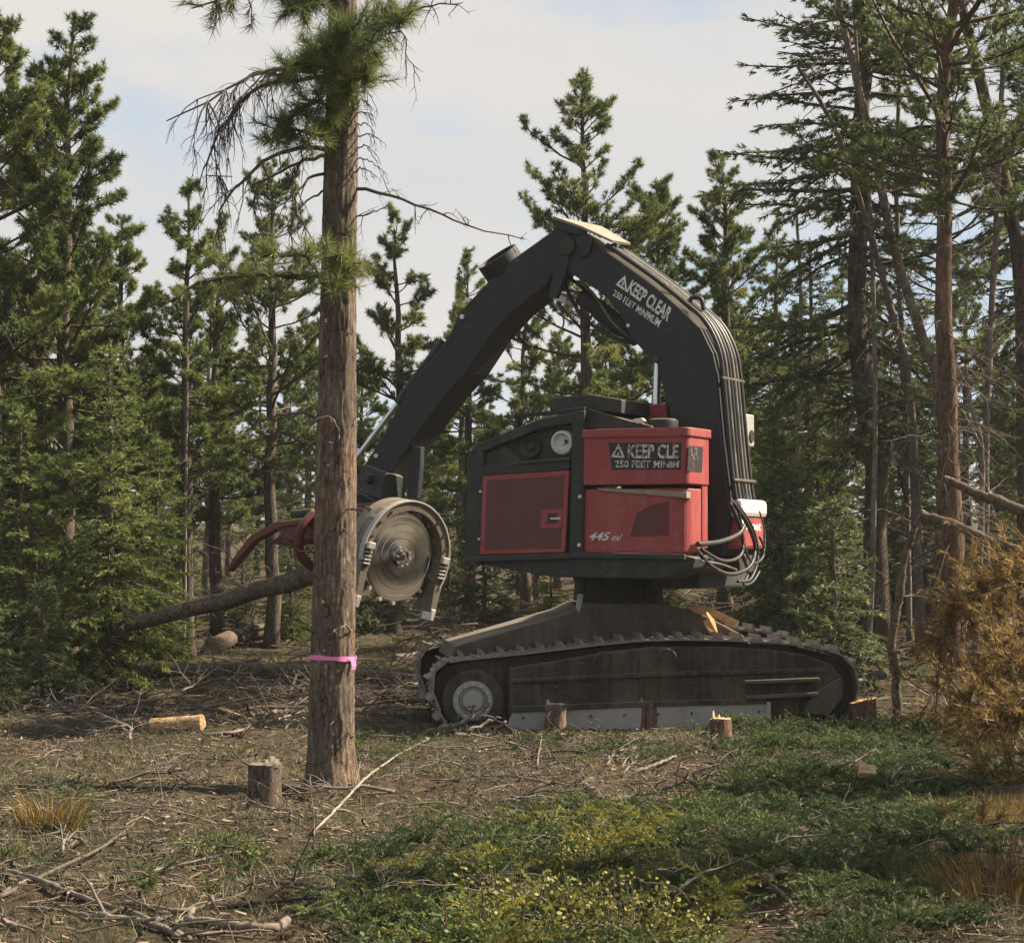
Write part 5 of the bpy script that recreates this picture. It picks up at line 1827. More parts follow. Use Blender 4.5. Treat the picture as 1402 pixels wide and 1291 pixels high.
def stick(name, pxs, r0, r1, label, mat=DEADWOOD, lift=0.02, twigs=0, seed=0, group=None, cat="stick", heights=None, depth=None):
    rg = np.random.default_rng(seed + 300)
    pts = []
    for k, (x, y) in enumerate(pxs):
        p = gpt(x, y) if depth is None else Vector(at(x, y, depth[k] if isinstance(depth, (list, tuple)) else depth))
        if depth is None:
            p = p + Vector((0, 0, lift + (heights[k] if heights else 0)))
        pts.append(tuple(p))
    n = 6 * len(pxs)
    p = smooth_path(pts, n) + rg.normal(0, 0.003, (n, 3))
    d = np.gradient(p, axis=0)
    polys = [(p, np.linspace(r0, r1, n) * (1 + 0.05 * np.sin(np.arange(n) * 0.9 + seed)))]
    for k in range(twigs):
        i = rg.integers(1, n - 1)
        dv = d[i] / np.linalg.norm(d[i]) * rg.uniform(0.2, 1) + rg.normal(0, 0.5, 3)
        dv[2] = abs(dv[2]) * 0.5
        polys += dead_branch_polys(rg, p[i], dv, rg.uniform(0.12, 0.5), r1 * 0.7, 0.3, 1, 5)
    V, F = tubes(polys, 8)
    o0 = p[0]
    o = mk(name, [(V - o0, F, 0, None)], [mat], None, True, tuple(o0))
    return tag(o, label, cat, group)

stick("stick", [(10, 1196), (60, 1212), (130, 1240), (200, 1262), (250, 1291)], 0.016, 0.014, "long grey root-like stick crossing the brush pile", twigs=6, seed=1)
stick("stick", [(130, 1258), (200, 1270), (260, 1290)], 0.022, 0.018, "thick pale stick lowest in the brush pile", twigs=4, seed=2)
stick("stick", [(255, 1264), (320, 1272), (375, 1275), (394, 1264)], 0.021, 0.024, "smooth grey stick with blunt dark end", seed=3)
stick("stick", [(170, 1240), (240, 1252), (266, 1250), (240, 1270)], 0.014, 0.010, "bent grey twig on the brush pile", seed=4, twigs=2)
stick("stick", [(20, 1248), (70, 1250), (120, 1258)], 0.010, 0.008, "thin straight twig beside the brush pile", seed=5, twigs=2)
stick("stick", [(0, 1235), (60, 1205), (150, 1160), (220, 1100), (240, 1096)], 0.012, 0.007, "long thin dark branch leaning towards the weathered stump", DEADTWIG, 0.03, 4, 6)
stick("stick", [(1050, 1219), (1072, 1238), (1088, 1258), (1080, 1270), (1098, 1291)], 0.010, 0.012, "pale S-shaped stick on bare soil in the juniper", DEADWOOD, 0.05, seed=7)
stick("stick", [(1044, 1222), (1070, 1206), (1110, 1192)], 0.026, 0.018, "dark curved branch above the S-shaped stick", DEADTWIG, 0.06, 3, 8)
stick("stick", [(868, 1066), (905, 1052), (925, 1043)], 0.016, 0.010, "pale broken stick with frayed tip on the dry grass", DEADWOOD, 0.05, 0, 9)
stick("stick", [(790, 1080), (810, 1070), (812, 1073)], 0.009, 0.006, "short pale stick on the dry grass", DEADWOOD, 0.03, 0, 10)
stick("stick", [(735, 1052), (738, 1040), (742, 1026)], 0.009, 0.006, "small curved pale stick standing in the dry grass", DEADWOOD, 0.02, 0, 11, heights=(0, 0.05, 0.1))
stick("stick", [(500, 1142), (560, 1143), (600, 1140)], 0.006, 0.004, "straight thin straw-coloured stick by the juniper edge", DEADWOOD, 0.02, 0, 12)
stick("stick", [(300, 975), (330, 986), (352, 993)], 0.022, 0.018, "pale split branch beside the short log", CUTWOOD, 0.04, 0, 13)
stick("stick", [(280, 1012), (330, 1006), (380, 990), (420, 975)], 0.020, 0.012, "grey branch lying from the short log towards the pine", DEADWOOD, 0.04, 5, 14)
stick("stick", [(370, 985), (400, 970), (425, 968)], 0.028, 0.022, "weathered pale branch at the foot of the flagged pine", DEADWOOD, 0.06, 3, 15)
for k, (x, y, lean_) in enumerate([(223, 1100, 8), (430, 1180, 0), (315, 968, 3), (176, 960, -2), (240, 955, 6)]):
    pb_ = gpt(x, y)
    hh = [0.42, 0.40, 0.2, 0.12, 0.25][k]
    p = smooth_path([tuple(pb_ + Vector((0, 0, -0.03))), tuple(pb_ + Vector((lean_ * -0.004, 0, hh * 0.5))), tuple(pb_ + Vector((lean_ * -0.01 - 0.02, 0.03, hh)))], 8)
    V, F = tubes([(p, np.linspace(0.007, 0.003, 8))], 5)
    o = mk("dry_weed", [(V - p[0], F, 0, None)], [DEADWOOD], None, True, tuple(p[0]))
    tag(o, ["tall thin dry stem standing before the brush pile", "thin dry stem at the edge of the juniper", "short dark upright stem behind the short log", "short pale stub in the litter behind the dry grass", "bent bare stem behind the short log"][k], "weed")

stick("stick", [(432, 1148), (470, 1108), (500, 1076), (540, 1046), (588, 1020)], 0.011, 0.008, "long pale stick lying diagonally between the branch heap and the flagged pine", BLEACHED, 0.06, 3, 16)
# broken heap of branches in front of the drive sprocket
rs_ = np.random.default_rng(41)
heap = [((585, 1004), (640, 985), (672, 965)), ((600, 1000), (650, 1000), (688, 992)), ((610, 1008), (640, 990), (650, 962)), ((622, 1012), (670, 1004), (690, 985)),
        ((595, 1012), (630, 1006), (668, 1010)), ((640, 1014), (655, 996), (662, 980)), ((588, 1000), (610, 998), (632, 1006)), ((640, 996), (668, 985), (684, 978))]
for k, h in enumerate(heap):
    dd = [23.6 + 0.06 * k, 23.9, 24.0]
    zz = [max(0, (1003 - y) / FPX * 24.0) for _, y in h]
    base_ = [gpt(x, 1006 + k % 4) for x, _ in h]
    pts = [tuple(Vector((b_.x, b_.y, ground_z(b_.x, b_.y) + 0.02 + z_))) for b_, z_ in zip(base_, zz)]
    p = smooth_path(pts, 14) + rs_.normal(0, 0.012, (14, 3))
    db = [(p, np.linspace(0.026, 0.012, 14) * rs_.uniform(0.7, 1.2))]
    for q in range(3):
        i = rs_.integers(2, 13)
        db += dead_branch_polys(rs_, p[i], rs_.normal(0, 1, 3) * [1, 1, 0.5] + [0, 0, .3], rs_.uniform(0.1, 0.3), 0.007, 0.6, 1, 4)
    V, F = tubes(db, 7)
    o = mk("broken_branch", [(V - p[0], F, 0, None)], [[DEADWOOD, BARK_LOGRED, DEADTWIG, DEADWOOD][k % 4]], None, True, tuple(p[0]))
    tag(o, "broken branch in the heap against the drive sprocket", "branch", "branches heaped against the drive sprocket")

# torn wood resting on the car body, splintered chips
def slab(name, pts, thick, mat, label, cat, origin=None):
    """flat torn piece: outline points in space, given thickness along the view-free normal"""
    pts = [Vector(p) for p in pts]
    c = sum(pts, Vector()) / len(pts)
    nrm = (pts[1] - pts[0]).cross(pts[2] - pts[0]).normalized()
    bm = bmesh.new()
    bm_prism(bm, [p - c for p in pts], [p - c + nrm * thick for p in pts])
    o = finish(name, bm, mat, None, Vector((0, 0, 0)), 0.004)
    o.location = c
    return tag(o, label, cat)
slab("torn_wood", [at(941, 831, 25.2), at(962, 829, 25.2), at(978, 848, 25.1), at(984, 870, 24.95), at(977, 872, 24.95), at(962, 850, 25.1)], 0.07, CUTWOOD_RED, "orange torn slab of wood propped on the tracks under the machine", "wood piece")
slab("torn_wood", [at(950, 828, 25.3), at(966, 829, 25.3), at(1012, 850, 25.2), at(1008, 856, 25.2), at(965, 837, 25.3)], 0.05, CUTWOOD, "long pale sliver of wood leaning back over the tracks", "wood piece")
g_ = gpt(1186, 1102)
slab("wood_chunk", [g_ + Vector((-0.06, 0, 0.20)), g_ + Vector((0.07, 0.02, 0.19)), g_ + Vector((0.065, 0.1, 0.25)), g_ + Vector((-0.02, 0.11, 0.24)), g_ + Vector((-0.05, 0.06, 0.30))], 0.05, CUTWOOD, "pale broken wood chunk lying on the juniper", "wood piece")

# broken sapling, snapped over, and dead leaning stems on the right
def snag(name, ctrl, r0, r1, label, mat, twigs=10, tl=(0.2, 0.6), cat="dead tree", group=None, seed=0, droop=0.3):
    rg = np.random.default_rng(seed + 5000)
    pts = [tuple(at(x, y, d)) for x, y, d in ctrl]
    n = 7 * len(pts)
    p = smooth_path(pts, n) + rg.normal(0, 0.004, (n, 3))
    d = np.gradient(p, axis=0)
    d /= np.linalg.norm(d, axis=1, keepdims=True)
    root = empty(name, pts[0])
    V, F = tubes([(p, np.linspace(r0, r1, n) * (1 + 0.05 * np.sin(np.arange(n) * 1.3 + seed)))], 9)
    mk("stem", [(V - p[0], F, 0, None)], [mat], root)
    if twigs:
        db = []
        for k in range(twigs):
            i = rg.integers(int(n * 0.15), n - 1)
            v = rg.normal(size=3)
            v -= d[i] * v.dot(d[i])
            db += dead_branch_polys(rg, p[i], v / np.linalg.norm(v) + d[i] * 0.3, rg.uniform(*tl), 0.008, droop, 1, 5)
        tv, tf = tubes(db, 4)
        mk("twigs", [(tv - p[0], tf, 0, None)], [DEADWOOD], root)["kind"] = "stuff"
    return tag(root, label, cat, group)

def gz_px(px, depth, extra=0.03):
    """pixel row at which the ground lies for a column and distance"""
    x = (px - PW / 2) / FPX * depth
    z = ground_z(x, depth) - extra
    u = (z - CAM.z) / depth
    # invert the ray: (sp+u'cp)/(cp-u'sp) = u
    uu = (u * cp - sp_) / (cp + u * sp_)
    return PH / 2 - uu * FPX

snag("broken_sapling", [(1230, gz_px(1230, 24.6), 24.6), (1228, 930, 24.6), (1222, 880, 24.6), (1232, 820, 24.6), (1238, 770, 24.6), (1246, 745, 24.6), (1254, 722, 24.6), (1266, 700, 24.6)], 0.055, 0.032, "snapped sapling stem standing beside the end of the tracks", BARK_LOG, 8, (0.15, 0.45), seed=1)
snag("snapped_top", [(1262, 706, 24.55), (1300, 716, 24.3), (1350, 738, 24.0), (1402, 757, 23.7), (1480, 800, 23.3), (1580, gz_px(1580, 22.8, -0.03), 22.8)], 0.055, 0.035, "broken sapling top folded over towards the ground, still on its stem", BARK_LOG, 14, (0.2, 0.7), seed=2, cat="tree top")
snag("hanging_log", [(1292, 655, 25.4), (1320, 668, 25.3), (1352, 682, 25.2), (1376, 690, 25.1), (1500, 760, 24.8), (1640, gz_px(1640, 24.2, -0.03), 24.2)], 0.045, 0.07, "broken log leaning up behind the snapped sapling", BARK_LOG, 4, seed=3)
snag("leaning_snag", [(1305, gz_px(1305, 33.5), 33.5), (1292, 560, 33.5), (1262, 460, 33.5), (1225, 340, 33.5), (1190, 180, 33.5), (1150, 10, 33.5), (1140, -60, 33.5)], 0.10, 0.035, "long bare dead stem leaning across the big fir", DEADWOOD, 26, (0.3, 0.9), seed=4)
snag("leaning_snag", [(1262, gz_px(1262, 32.8), 32.8), (1248, 560, 32.8), (1222, 430, 32.8), (1180, 280, 32.8), (1140, 170, 32.8), (1092, 90, 32.8)], 0.075, 0.022, "thinner bare dead stem leaning the same way, shorter than its neighbour", DEADTWIG, 20, (0.3, 0.8), seed=5)
snag("dead_tree", [(1405, gz_px(1405, 35), 35), (1400, 420, 35), (1378, 260, 35), (1345, 120, 35), (1318, 10, 35), (1305, -50, 35)], 0.13, 0.06, "dark dead trunk leaning behind the reddish pine", BARK_BG, 40, (0.4, 1.2), seed=6)
snag("dead_tree", [(1190, gz_px(1190, 33.0), 33.0), (1198, 600, 33), (1192, 300, 33), (1172, 60, 33), (1165, -60, 33)], 0.04, 0.02, "thin pale dead stem beside the big fir trunk", DEADWOOD, 24, (0.2, 0.7), seed=7)
snag("dead_tree", [(252, gz_px(252, 34.2), 34.2), (254, 700, 34.2), (256, 500, 34.2), (254, 400, 34.2)], 0.03, 0.02, "pale thin dead stem against the slender pine", DEADWOOD, 10, (0.2, 0.5), seed=8)

snag("dead_tree", [(1245, gz_px(1245, 35), 35), (1240, 600, 35), (1228, 300, 35), (1232, 60, 35), (1228, -40, 35)], 0.05, 0.02, "slim upright dead tree close behind the leaning bare stems", DEADWOOD, 40, (0.3, 1.0), seed=17)
snag("dead_tree", [(1352, gz_px(1352, 34), 34), (1350, 600, 34), (1362, 350, 34), (1372, 120, 34), (1380, -40, 34)], 0.06, 0.03, "grey dead tree full of bare twigs beside the reddish pine", DEADWOOD, 60, (0.3, 1.1), seed=18)
snag("dead_tree", [(1335, gz_px(1335, 33), 33), (1345, 640, 33), (1330, 560, 33), (1322, 500, 33)], 0.05, 0.02, "short broken grey stem behind the reddish pine trunk", DEADWOOD, 12, (0.2, 0.6), seed=19)
snag("dead_tree", [(1090, gz_px(1090, 37), 37), (1092, 650, 37), (1096, 420, 37), (1088, 260, 37)], 0.05, 0.02, "thin grey dead tree among the dark firs near the lamp box", DEADWOOD, 30, (0.2, 0.8), seed=20)

def reflection_bough(ctrl, label, seed, count=70, size=0.10, spread=0.22, leaf=OCHRE_LEAF, name="reflection_pine_bough", cat="branch"):  # added boughs; the ochre needles paint an amber window reflection
    rg = np.random.default_rng(seed)
    pts = [tuple(at(x, y, d)) for x, y, d in ctrl]
    n = 16
    p = smooth_path(pts, n)
    d = np.gradient(p, axis=0)
    d /= np.linalg.norm(d, axis=1, keepdims=True)
    root = empty(name, pts[0])
    polys = [(p - p[0], np.linspace(0.022, 0.006, n))]
    P, D, T = [], [], []
    for k in range(count):
        i = rg.integers(1, n)
        off = rg.normal(0, spread, 3)
        e = p[i] + off
        polys.append((np.array([p[i], (p[i] + e) / 2, e]) - p[0], np.array([0.006, 0.005, 0.003])))
        for f in (0.55, 0.8, 1.0):
            P.append(p[i] + off * f - p[0]); D.append(off / np.linalg.norm(off) + d[i] * 0.4); T.append(rg.uniform(0, 1))
    nv = needles(P, D, np.full(len(P), size), 20, 0.008, 0.9, rg, 0.6, T)
    tv, tf = tubes(polys, 4)
    mk("twigs", [(tv, tf, 0, None)], [TWIG], root)["kind"] = "stuff"
    mk("needles", [(nv[0], nv[1], 0, nv[2])], [leaf], root, smooth=False)
    return tag(root, label, cat)
reflection_bough([(1420, 800, 23.2), (1370, 800, 23.3), (1320, 830, 23.4), (1290, 880, 23.4), (1280, gz_px(1280, 23.4, -0.05), 23.4)], "added bough in window-reflection ochre drooping from the folded sapling top", 1, 110, 0.11, 0.20)
reflection_bough([(1430, 860, 22.6), (1390, 870, 22.6), (1350, 910, 22.7), (1330, 950, 22.7), (1320, gz_px(1320, 22.7, -0.05), 22.7)], "added bough in window-reflection gold brushing the ground beside the snapped sapling", 2, 110, 0.11, 0.20)
reflection_bough([(1440, 960, 21), (1400, 970, 21), (1360, 985, 21.1), (1330, gz_px(1330, 21.1, -0.05), 21.1)], "low added bough in window-reflection ochre lying at the edge of the juniper", 3, 90, 0.10, 0.16)

reflection_bough([(1450, 760, 23.6), (1400, 770, 23.6), (1350, 790, 23.7), (1310, 840, 23.7), (1300, gz_px(1300, 23.7, -0.05), 23.7)], "added bough in window-reflection gold hanging under the folded sapling top", 4, 130, 0.11, 0.24)
reflection_bough([(1440, 900, 22.0), (1395, 905, 22.0), (1370, 940, 22.0), (1365, gz_px(1365, 22.0, -0.05), 22.0)], "bushy added bough in window-reflection ochre resting on the ground by the folded top", 5, 120, 0.11, 0.22)
reflection_bough([(1460, 1050, 18.0), (1410, 1060, 18.0), (1370, 1080, 18.0), (1340, gz_px(1340, 18.0, -0.05), 18.0)], "added bough in window-reflection ochre beside the juniper mat", 6, 110, 0.11, 0.2)
reflection_bough([(1460, 1180, 15.0), (1410, 1190, 15.0), (1370, 1215, 15.0), (1345, gz_px(1345, 15.0, -0.05), 15.0)], "added bough in window-reflection ochre low beside the ochre grass", 7, 110, 0.11, 0.17)

# ------------------------------------------------------------------ ground cover
rngg = np.random.default_rng(3)

def inside(px, py, poly):
    r = False
    j = len(poly) - 1
    for i in range(len(poly)):
        xi, yi = poly[i]
        xj, yj = poly[j]
        if (yi > py) != (yj > py) and px < (xj - xi) * (py - yi) / (yj - yi + 1e-9) + xi:
            r = not r
        j = i
    return r

def to_px(x, y, z):
    v = Vector((x, y, z)) - CAM
    dep = v.y * cp + v.z * sp_
    u = -v.y * sp_ + v.z * cp
    return PW / 2 + v.x / dep * FPX, PH / 2 - u / dep * FPX

def ground_poly(pxs):
    """outline on the ground (x, y) of an area seen in the photograph"""
    return [(gpt(x, min(y, 1400)).x, gpt(x, min(y, 1400)).y) for x, y in pxs]

def fill_poly(poly, density, rng, wob=0.5):
    xs = [p[0] for p in poly]
    ys = [p[1] for p in poly]
    area = (max(xs) - min(xs)) * (max(ys) - min(ys))
    n = int(area * density)
    X = rng.uniform(min(xs) - wob, max(xs) + wob, n)
    Y = rng.uniform(min(ys) - wob, max(ys) + wob, n)
    out = []
    for x, y in zip(X, Y):
        wx = x + wob * noise.noise(Vector((x * 1.6, y * 1.6, 5)))
        wy = y + wob * 1.6 * noise.noise(Vector((x * 1.6, y * 1.6, 15)))
        if inside(wx, wy, poly):
            out.append((x, y))
    return out

# juniper mats: one low evergreen cover with upright sprigs
def juniper(polys, density, label, hmax, leaf, name="juniper_cover"):
    P, D, T, S = [], [], [], []
    for poly in polys:
        for x, y in fill_poly(ground_poly(poly), density, rngg):
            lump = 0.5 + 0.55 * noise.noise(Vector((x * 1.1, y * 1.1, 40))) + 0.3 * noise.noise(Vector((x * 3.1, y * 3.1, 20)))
            if lump < 0.27:
                continue
            g = ground_z(x, y)
            h = hmax * (0.2 + 0.9 * lump) * rngg.uniform(0.4, 1.0)
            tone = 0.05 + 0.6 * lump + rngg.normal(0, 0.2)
            a0 = rngg.uniform(0, 6.283)
            lean = np.array([math.cos(a0), math.sin(a0), 0]) * rngg.uniform(0, 0.5)
            nsp = int(rngg.integers(5, 9))
            for q in range(nsp):                            # a rosette of arching feathery shoots
                az = q * 6.283 / nsp + rngg.normal(0, 0.4)
                dv = np.array([math.cos(az), math.sin(az), rngg.uniform(0.5, 1.3)]) + lean
                ln = rngg.uniform(0.12, 0.27)
                p = np.array([x, y, g + h * 0.45])
                nn = 7
                for k in range(nn):
                    dv = dv + np.array([0, 0, -0.12])
                    dv /= np.linalg.norm(dv)
                    p = p + dv * ln / nn
                    P.append(p.copy())
                    D.append(dv + rngg.normal(0, 0.15, 3))
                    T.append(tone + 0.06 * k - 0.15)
                    S.append(0.046 * (1.1 - 0.10 * k))
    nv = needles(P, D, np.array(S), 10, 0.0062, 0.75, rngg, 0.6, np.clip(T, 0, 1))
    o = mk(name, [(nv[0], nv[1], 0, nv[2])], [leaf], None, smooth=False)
    o["kind"] = "stuff"
    o["label"] = label
    o["category"] = "ground cover"
    return o
JP1 = [(560, 1160), (700, 1130), (830, 1120), (960, 1110), (1000, 1060), (985, 1010), (1100, 995), (1250, 1000), (1300, 1060), (1330, 1200), (1320, 1400), (1120, 1400), (1120, 1290), (1080, 1235), (960, 1205), (900, 1190), (860, 1230), (960, 1260), (960, 1400), (430, 1400), (440, 1260), (480, 1190)]
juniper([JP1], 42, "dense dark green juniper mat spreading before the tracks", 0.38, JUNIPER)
juniper([[(440, 1180), (560, 1150), (640, 1170), (620, 1260), (500, 1300), (440, 1260)], [(700, 1010), (800, 1015), (960, 1030), (900, 1050), (760, 1035)], [(500, 1010), (570, 1000), (560, 1050), (500, 1040)], [(240, 1150), (330, 1140), (370, 1170), (280, 1190)]],
        34, "small scattered juniper tufts between the flagged pine and the tracks", 0.10, JUNIPER)

juniper([[(600, 1200), (700, 1165), (860, 1150), (960, 1180), (990, 1260), (960, 1330), (760, 1360), (600, 1320), (580, 1260)]], 40, "juniper mat with window reflection put into its yellow-green colour in front of the dark juniper", 0.42, REFLECTION_JUNIPER)
juniper([[(20, 1110), (110, 1090), (140, 1130), (60, 1150)], [(150, 1200), (230, 1190), (250, 1220), (170, 1230)], [(380, 1180), (450, 1160), (470, 1190), (400, 1210)], [(0, 1180), (60, 1170), (70, 1200), (0, 1215)], [(300, 1040), (340, 1035), (335, 1055), (300, 1058)],
         [(840, 1100), (930, 1090), (940, 1120), (860, 1130)], [(560, 1110), (640, 1100), (650, 1120), (580, 1130)], [(120, 1270), (220, 1280), (240, 1320), (120, 1320)], [(260, 1200), (350, 1210), (340, 1240), (270, 1230)]],
        26, "sparse green juniper seedlings dotted over the litter", 0.08, JUNIPER)
# leafy shrubs and grass clumps, some with window reflections put into their colour
def leafy_shrub(px, py, w, h, label, seed, n, leaf, ls=0.03, name="shrub", cat="shrub"):
    rg = np.random.default_rng(seed)
    b = gpt(px, py)
    root = empty(name, b)
    stems, V, F, C = [], [], [], []
    for k in range(n):
        a_ = rg.uniform(0, 6.283)
        rr = w * math.sqrt(rg.uniform(0, 1))
        x, y = math.cos(a_) * rr * 0.7, math.sin(a_) * rr * 0.7
        hh = h * rg.uniform(0.45, 1.0) * (1.15 - 0.6 * rr / w)
        g0 = ground_z(b.x + x, b.y + y) - b.z
        top = np.array([x * 1.3, y * 1.3, g0 + hh])
        stems.append((np.array([(x, y, g0 - 0.02), (x * 1.12, y * 1.12, g0 + hh * 0.55), tuple(top)]), np.array([0.004, 0.003, 0.002])))
        for q in range(rg.integers(10, 18)):
            f = rg.uniform(0.35, 1.0)
            c = np.array([x, y, g0]) * (1 - f) + top * f + rg.normal(0, 0.025, 3)
            d = rg.normal(size=3); d[2] = abs(d[2]) * 0.6; d /= np.linalg.norm(d)
            s = np.cross(d, rg.normal(size=3)); s /= np.linalg.norm(s)
            L = ls * rg.uniform(0.7, 1.3)
            i0 = len(V)
            V += [c, c + d * L * 0.5 + s * L * 0.36, c + d * L, c + d * L * 0.5 - s * L * 0.36]
            F.append((i0, i0 + 1, i0 + 2, i0 + 3))
            C += [rg.uniform(0, 1)] * 4
    tv, tf = tubes(stems, 4)
    mk("stems", [(tv, tf, 0, None)], [TWIG], root)["kind"] = "stuff"
    mk("leaves", [(np.array(V), np.array(F), 0, np.array(C))], [leaf], root, smooth=False)
    return tag(root, label, cat)
leafy_shrub(700, 1275, 0.50, 0.40, "bright leafy shrub with window reflection in its yellow-green in front of the juniper", 1, 90, YELLOW_LEAF, 0.028)
leafy_shrub(850, 1295, 0.60, 0.36, "wide shrub with window reflection in its yellow-green spreading beside the brighter shrub", 2, 70, YELLOW_LEAF, 0.024)
leafy_shrub(620, 1318, 0.50, 0.30, "low olive shrub at the foot of the bright shrub", 3, 80, BRIGHT_LEAF, 0.03)
leafy_shrub(800, 1205, 0.45, 0.27, "low shrub with window reflection in its yellow at the edge of the juniper mat", 5, 70, YELLOW_LEAF, 0.024)
leafy_shrub(940, 1230, 0.40, 0.27, "small shrub with window reflection in its yellow between the juniper and the bare soil", 6, 60, YELLOW_LEAF, 0.024)
leafy_shrub(310, 1178, 0.3, 0.12, "small green plant before the weathered stump", 4, 50, BRIGHT_LEAF, 0.022)

def grass_tuft(px, py, r, h, n, label, seed, mat, name="grass_tuft"):
    rg = np.random.default_rng(seed)
    b = gpt(px, py)
    V, F, C = [], [], []
    for k in range(n):
        a_ = rg.uniform(0, 6.283)
        rr = r * math.sqrt(rg.uniform(0, 1))
        x, y = math.cos(a_) * rr, math.sin(a_) * rr
        g0 = ground_z(b.x + x, b.y + y) - b.z
        hh = h * rg.uniform(0.4, 1.0)
        ld = np.array([math.cos(a_), math.sin(a_), 0]) * rg.uniform(0.1, 1.1) * hh + rg.normal(0, 0.035, 3) * [1, 1, 0]
        w = rg.normal(size=3) * [1, 1, 0]; w /= np.linalg.norm(w) + 1e-9
        w *= rg.uniform(0.002, 0.004)
        p0 = np.array([x, y, g0 - 0.01])
        p1 = p0 + np.array([0, 0, hh * 0.6]) + ld * 0.35
        p2 = p0 + np.array([0, 0, hh]) + ld
        i0 = len(V)
        V += [p0 - w, p0 + w, p1 + w * 0.8, p1 - w * 0.8, p2]
        F.append((i0, i0 + 1, i0 + 2, i0 + 3))
        C += [rg.uniform(0, 1)] * 5
    V = np.array(V)
    F = np.array(F)
    tri = np.stack([F[:, 3], F[:, 2], F[:, 3] + 1], -1)
    tri[:, 2] = F[:, 0] + 4
    o = mk(name, [(V, F, 0, np.array(C)), (V, tri, 0, np.array(C))], [mat], None, False, b)
    return tag(o, label, "grass")
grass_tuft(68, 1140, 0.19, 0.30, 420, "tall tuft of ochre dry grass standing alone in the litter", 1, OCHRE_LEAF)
grass_tuft(1330, 1120, 0.6, 0.17, 1500, "wide added grass clump in window-reflection ochre beside the juniper edge", 2, OCHRE_LEAF)  # ochre of these added clumps is a window reflection put into colour
grass_tuft(1370, 1220, 0.6, 0.19, 1500, "added grass clump in window-reflection ochre nearest the mouth of the clearing", 3, OCHRE_LEAF)
grass_tuft(1300, 1010, 0.6, 0.15, 1200, "low added grass clump in window-reflection ochre beyond the torn stump", 4, OCHRE_LEAF)

# dry grass, needle litter, twigs and chips over the whole clearing floor
def floor_points(n, y0, y1, rng, margin=0.6):
    u = rng.uniform(0, 1, n)
    y = np.sqrt(y0 * y0 + u * (y1 * y1 - y0 * y0))
    x = rng.uniform(-1, 1, n) * (y * 0.2157 + margin)
    return x, y

def grass_field(n, y0, y1, hscale, mat, label, thr, freq, seed, w=0.004):
    rg = np.random.default_rng(seed)
    x, y = floor_points(n, y0, y1, rg)
    keep = np.array([noise.noise(Vector((a * freq, b * freq, seed))) + 0.35 * noise.noise(Vector((a * freq * 4, b * freq * 4, seed + 4))) > thr for a, b in zip(x, y)])
    x, y = x[keep], y[keep]
    z = np.array([ground_z(a, b) for a, b in zip(x, y)])
    m = len(x)
    h = hscale * rg.uniform(0.25, 1.0, m)
    az = rg.uniform(0, 6.283, m)
    ln = rg.uniform(0.1, 1.5, m) * h
    p0 = np.stack([x, y, z - 0.01], -1)
    tip = p0 + np.stack([np.cos(az) * ln, np.sin(az) * ln, h], -1)
    mid = p0 * 0.45 + tip * 0.55 + np.stack([np.zeros(m), np.zeros(m), h * 0.15], -1)
    s = np.stack([np.cos(rg.uniform(0, 6.28, m)), np.sin(rg.uniform(0, 6.28, m)), np.zeros(m)], -1) * w * 0.5
    V = np.stack([p0 - s, p0 + s, mid + s * .8, mid - s * .8, tip], 1).reshape(-1, 3)
    i = np.arange(m)[:, None] * 5
    C = np.repeat(np.clip(rg.normal(0.5, 0.25, m), 0, 1), 5)
    o = mk("grass_cover", [(V, i + np.array([[0, 1, 2, 3]]), 0, C), (V, i + np.array([[3, 2, 4]]), 0, C)], [mat], None, False)
    o["kind"] = "stuff"
    o["label"] = label
    o["category"] = "grass"
    return o
grass_field(135000, 9.5, 26.5, 0.095, STRAW, "short dry straw grass covering the clearing floor", 0.10, 0.8, 1)
grass_field(90000, 9.5, 26.5, 0.11, GREENGRASS, "thin green grass growing in patches on the clearing floor", 0.0, 0.7, 2)
grass_field(24000, 26.5, 48, 0.12, STRAW, "dry grass under the trees behind the machine", 0.0, 0.5, 3, 0.008)
grass_field(12000, 26.5, 48, 0.16, GREENGRASS, "green undergrowth grass below the trees", 0.05, 0.4, 4, 0.010)

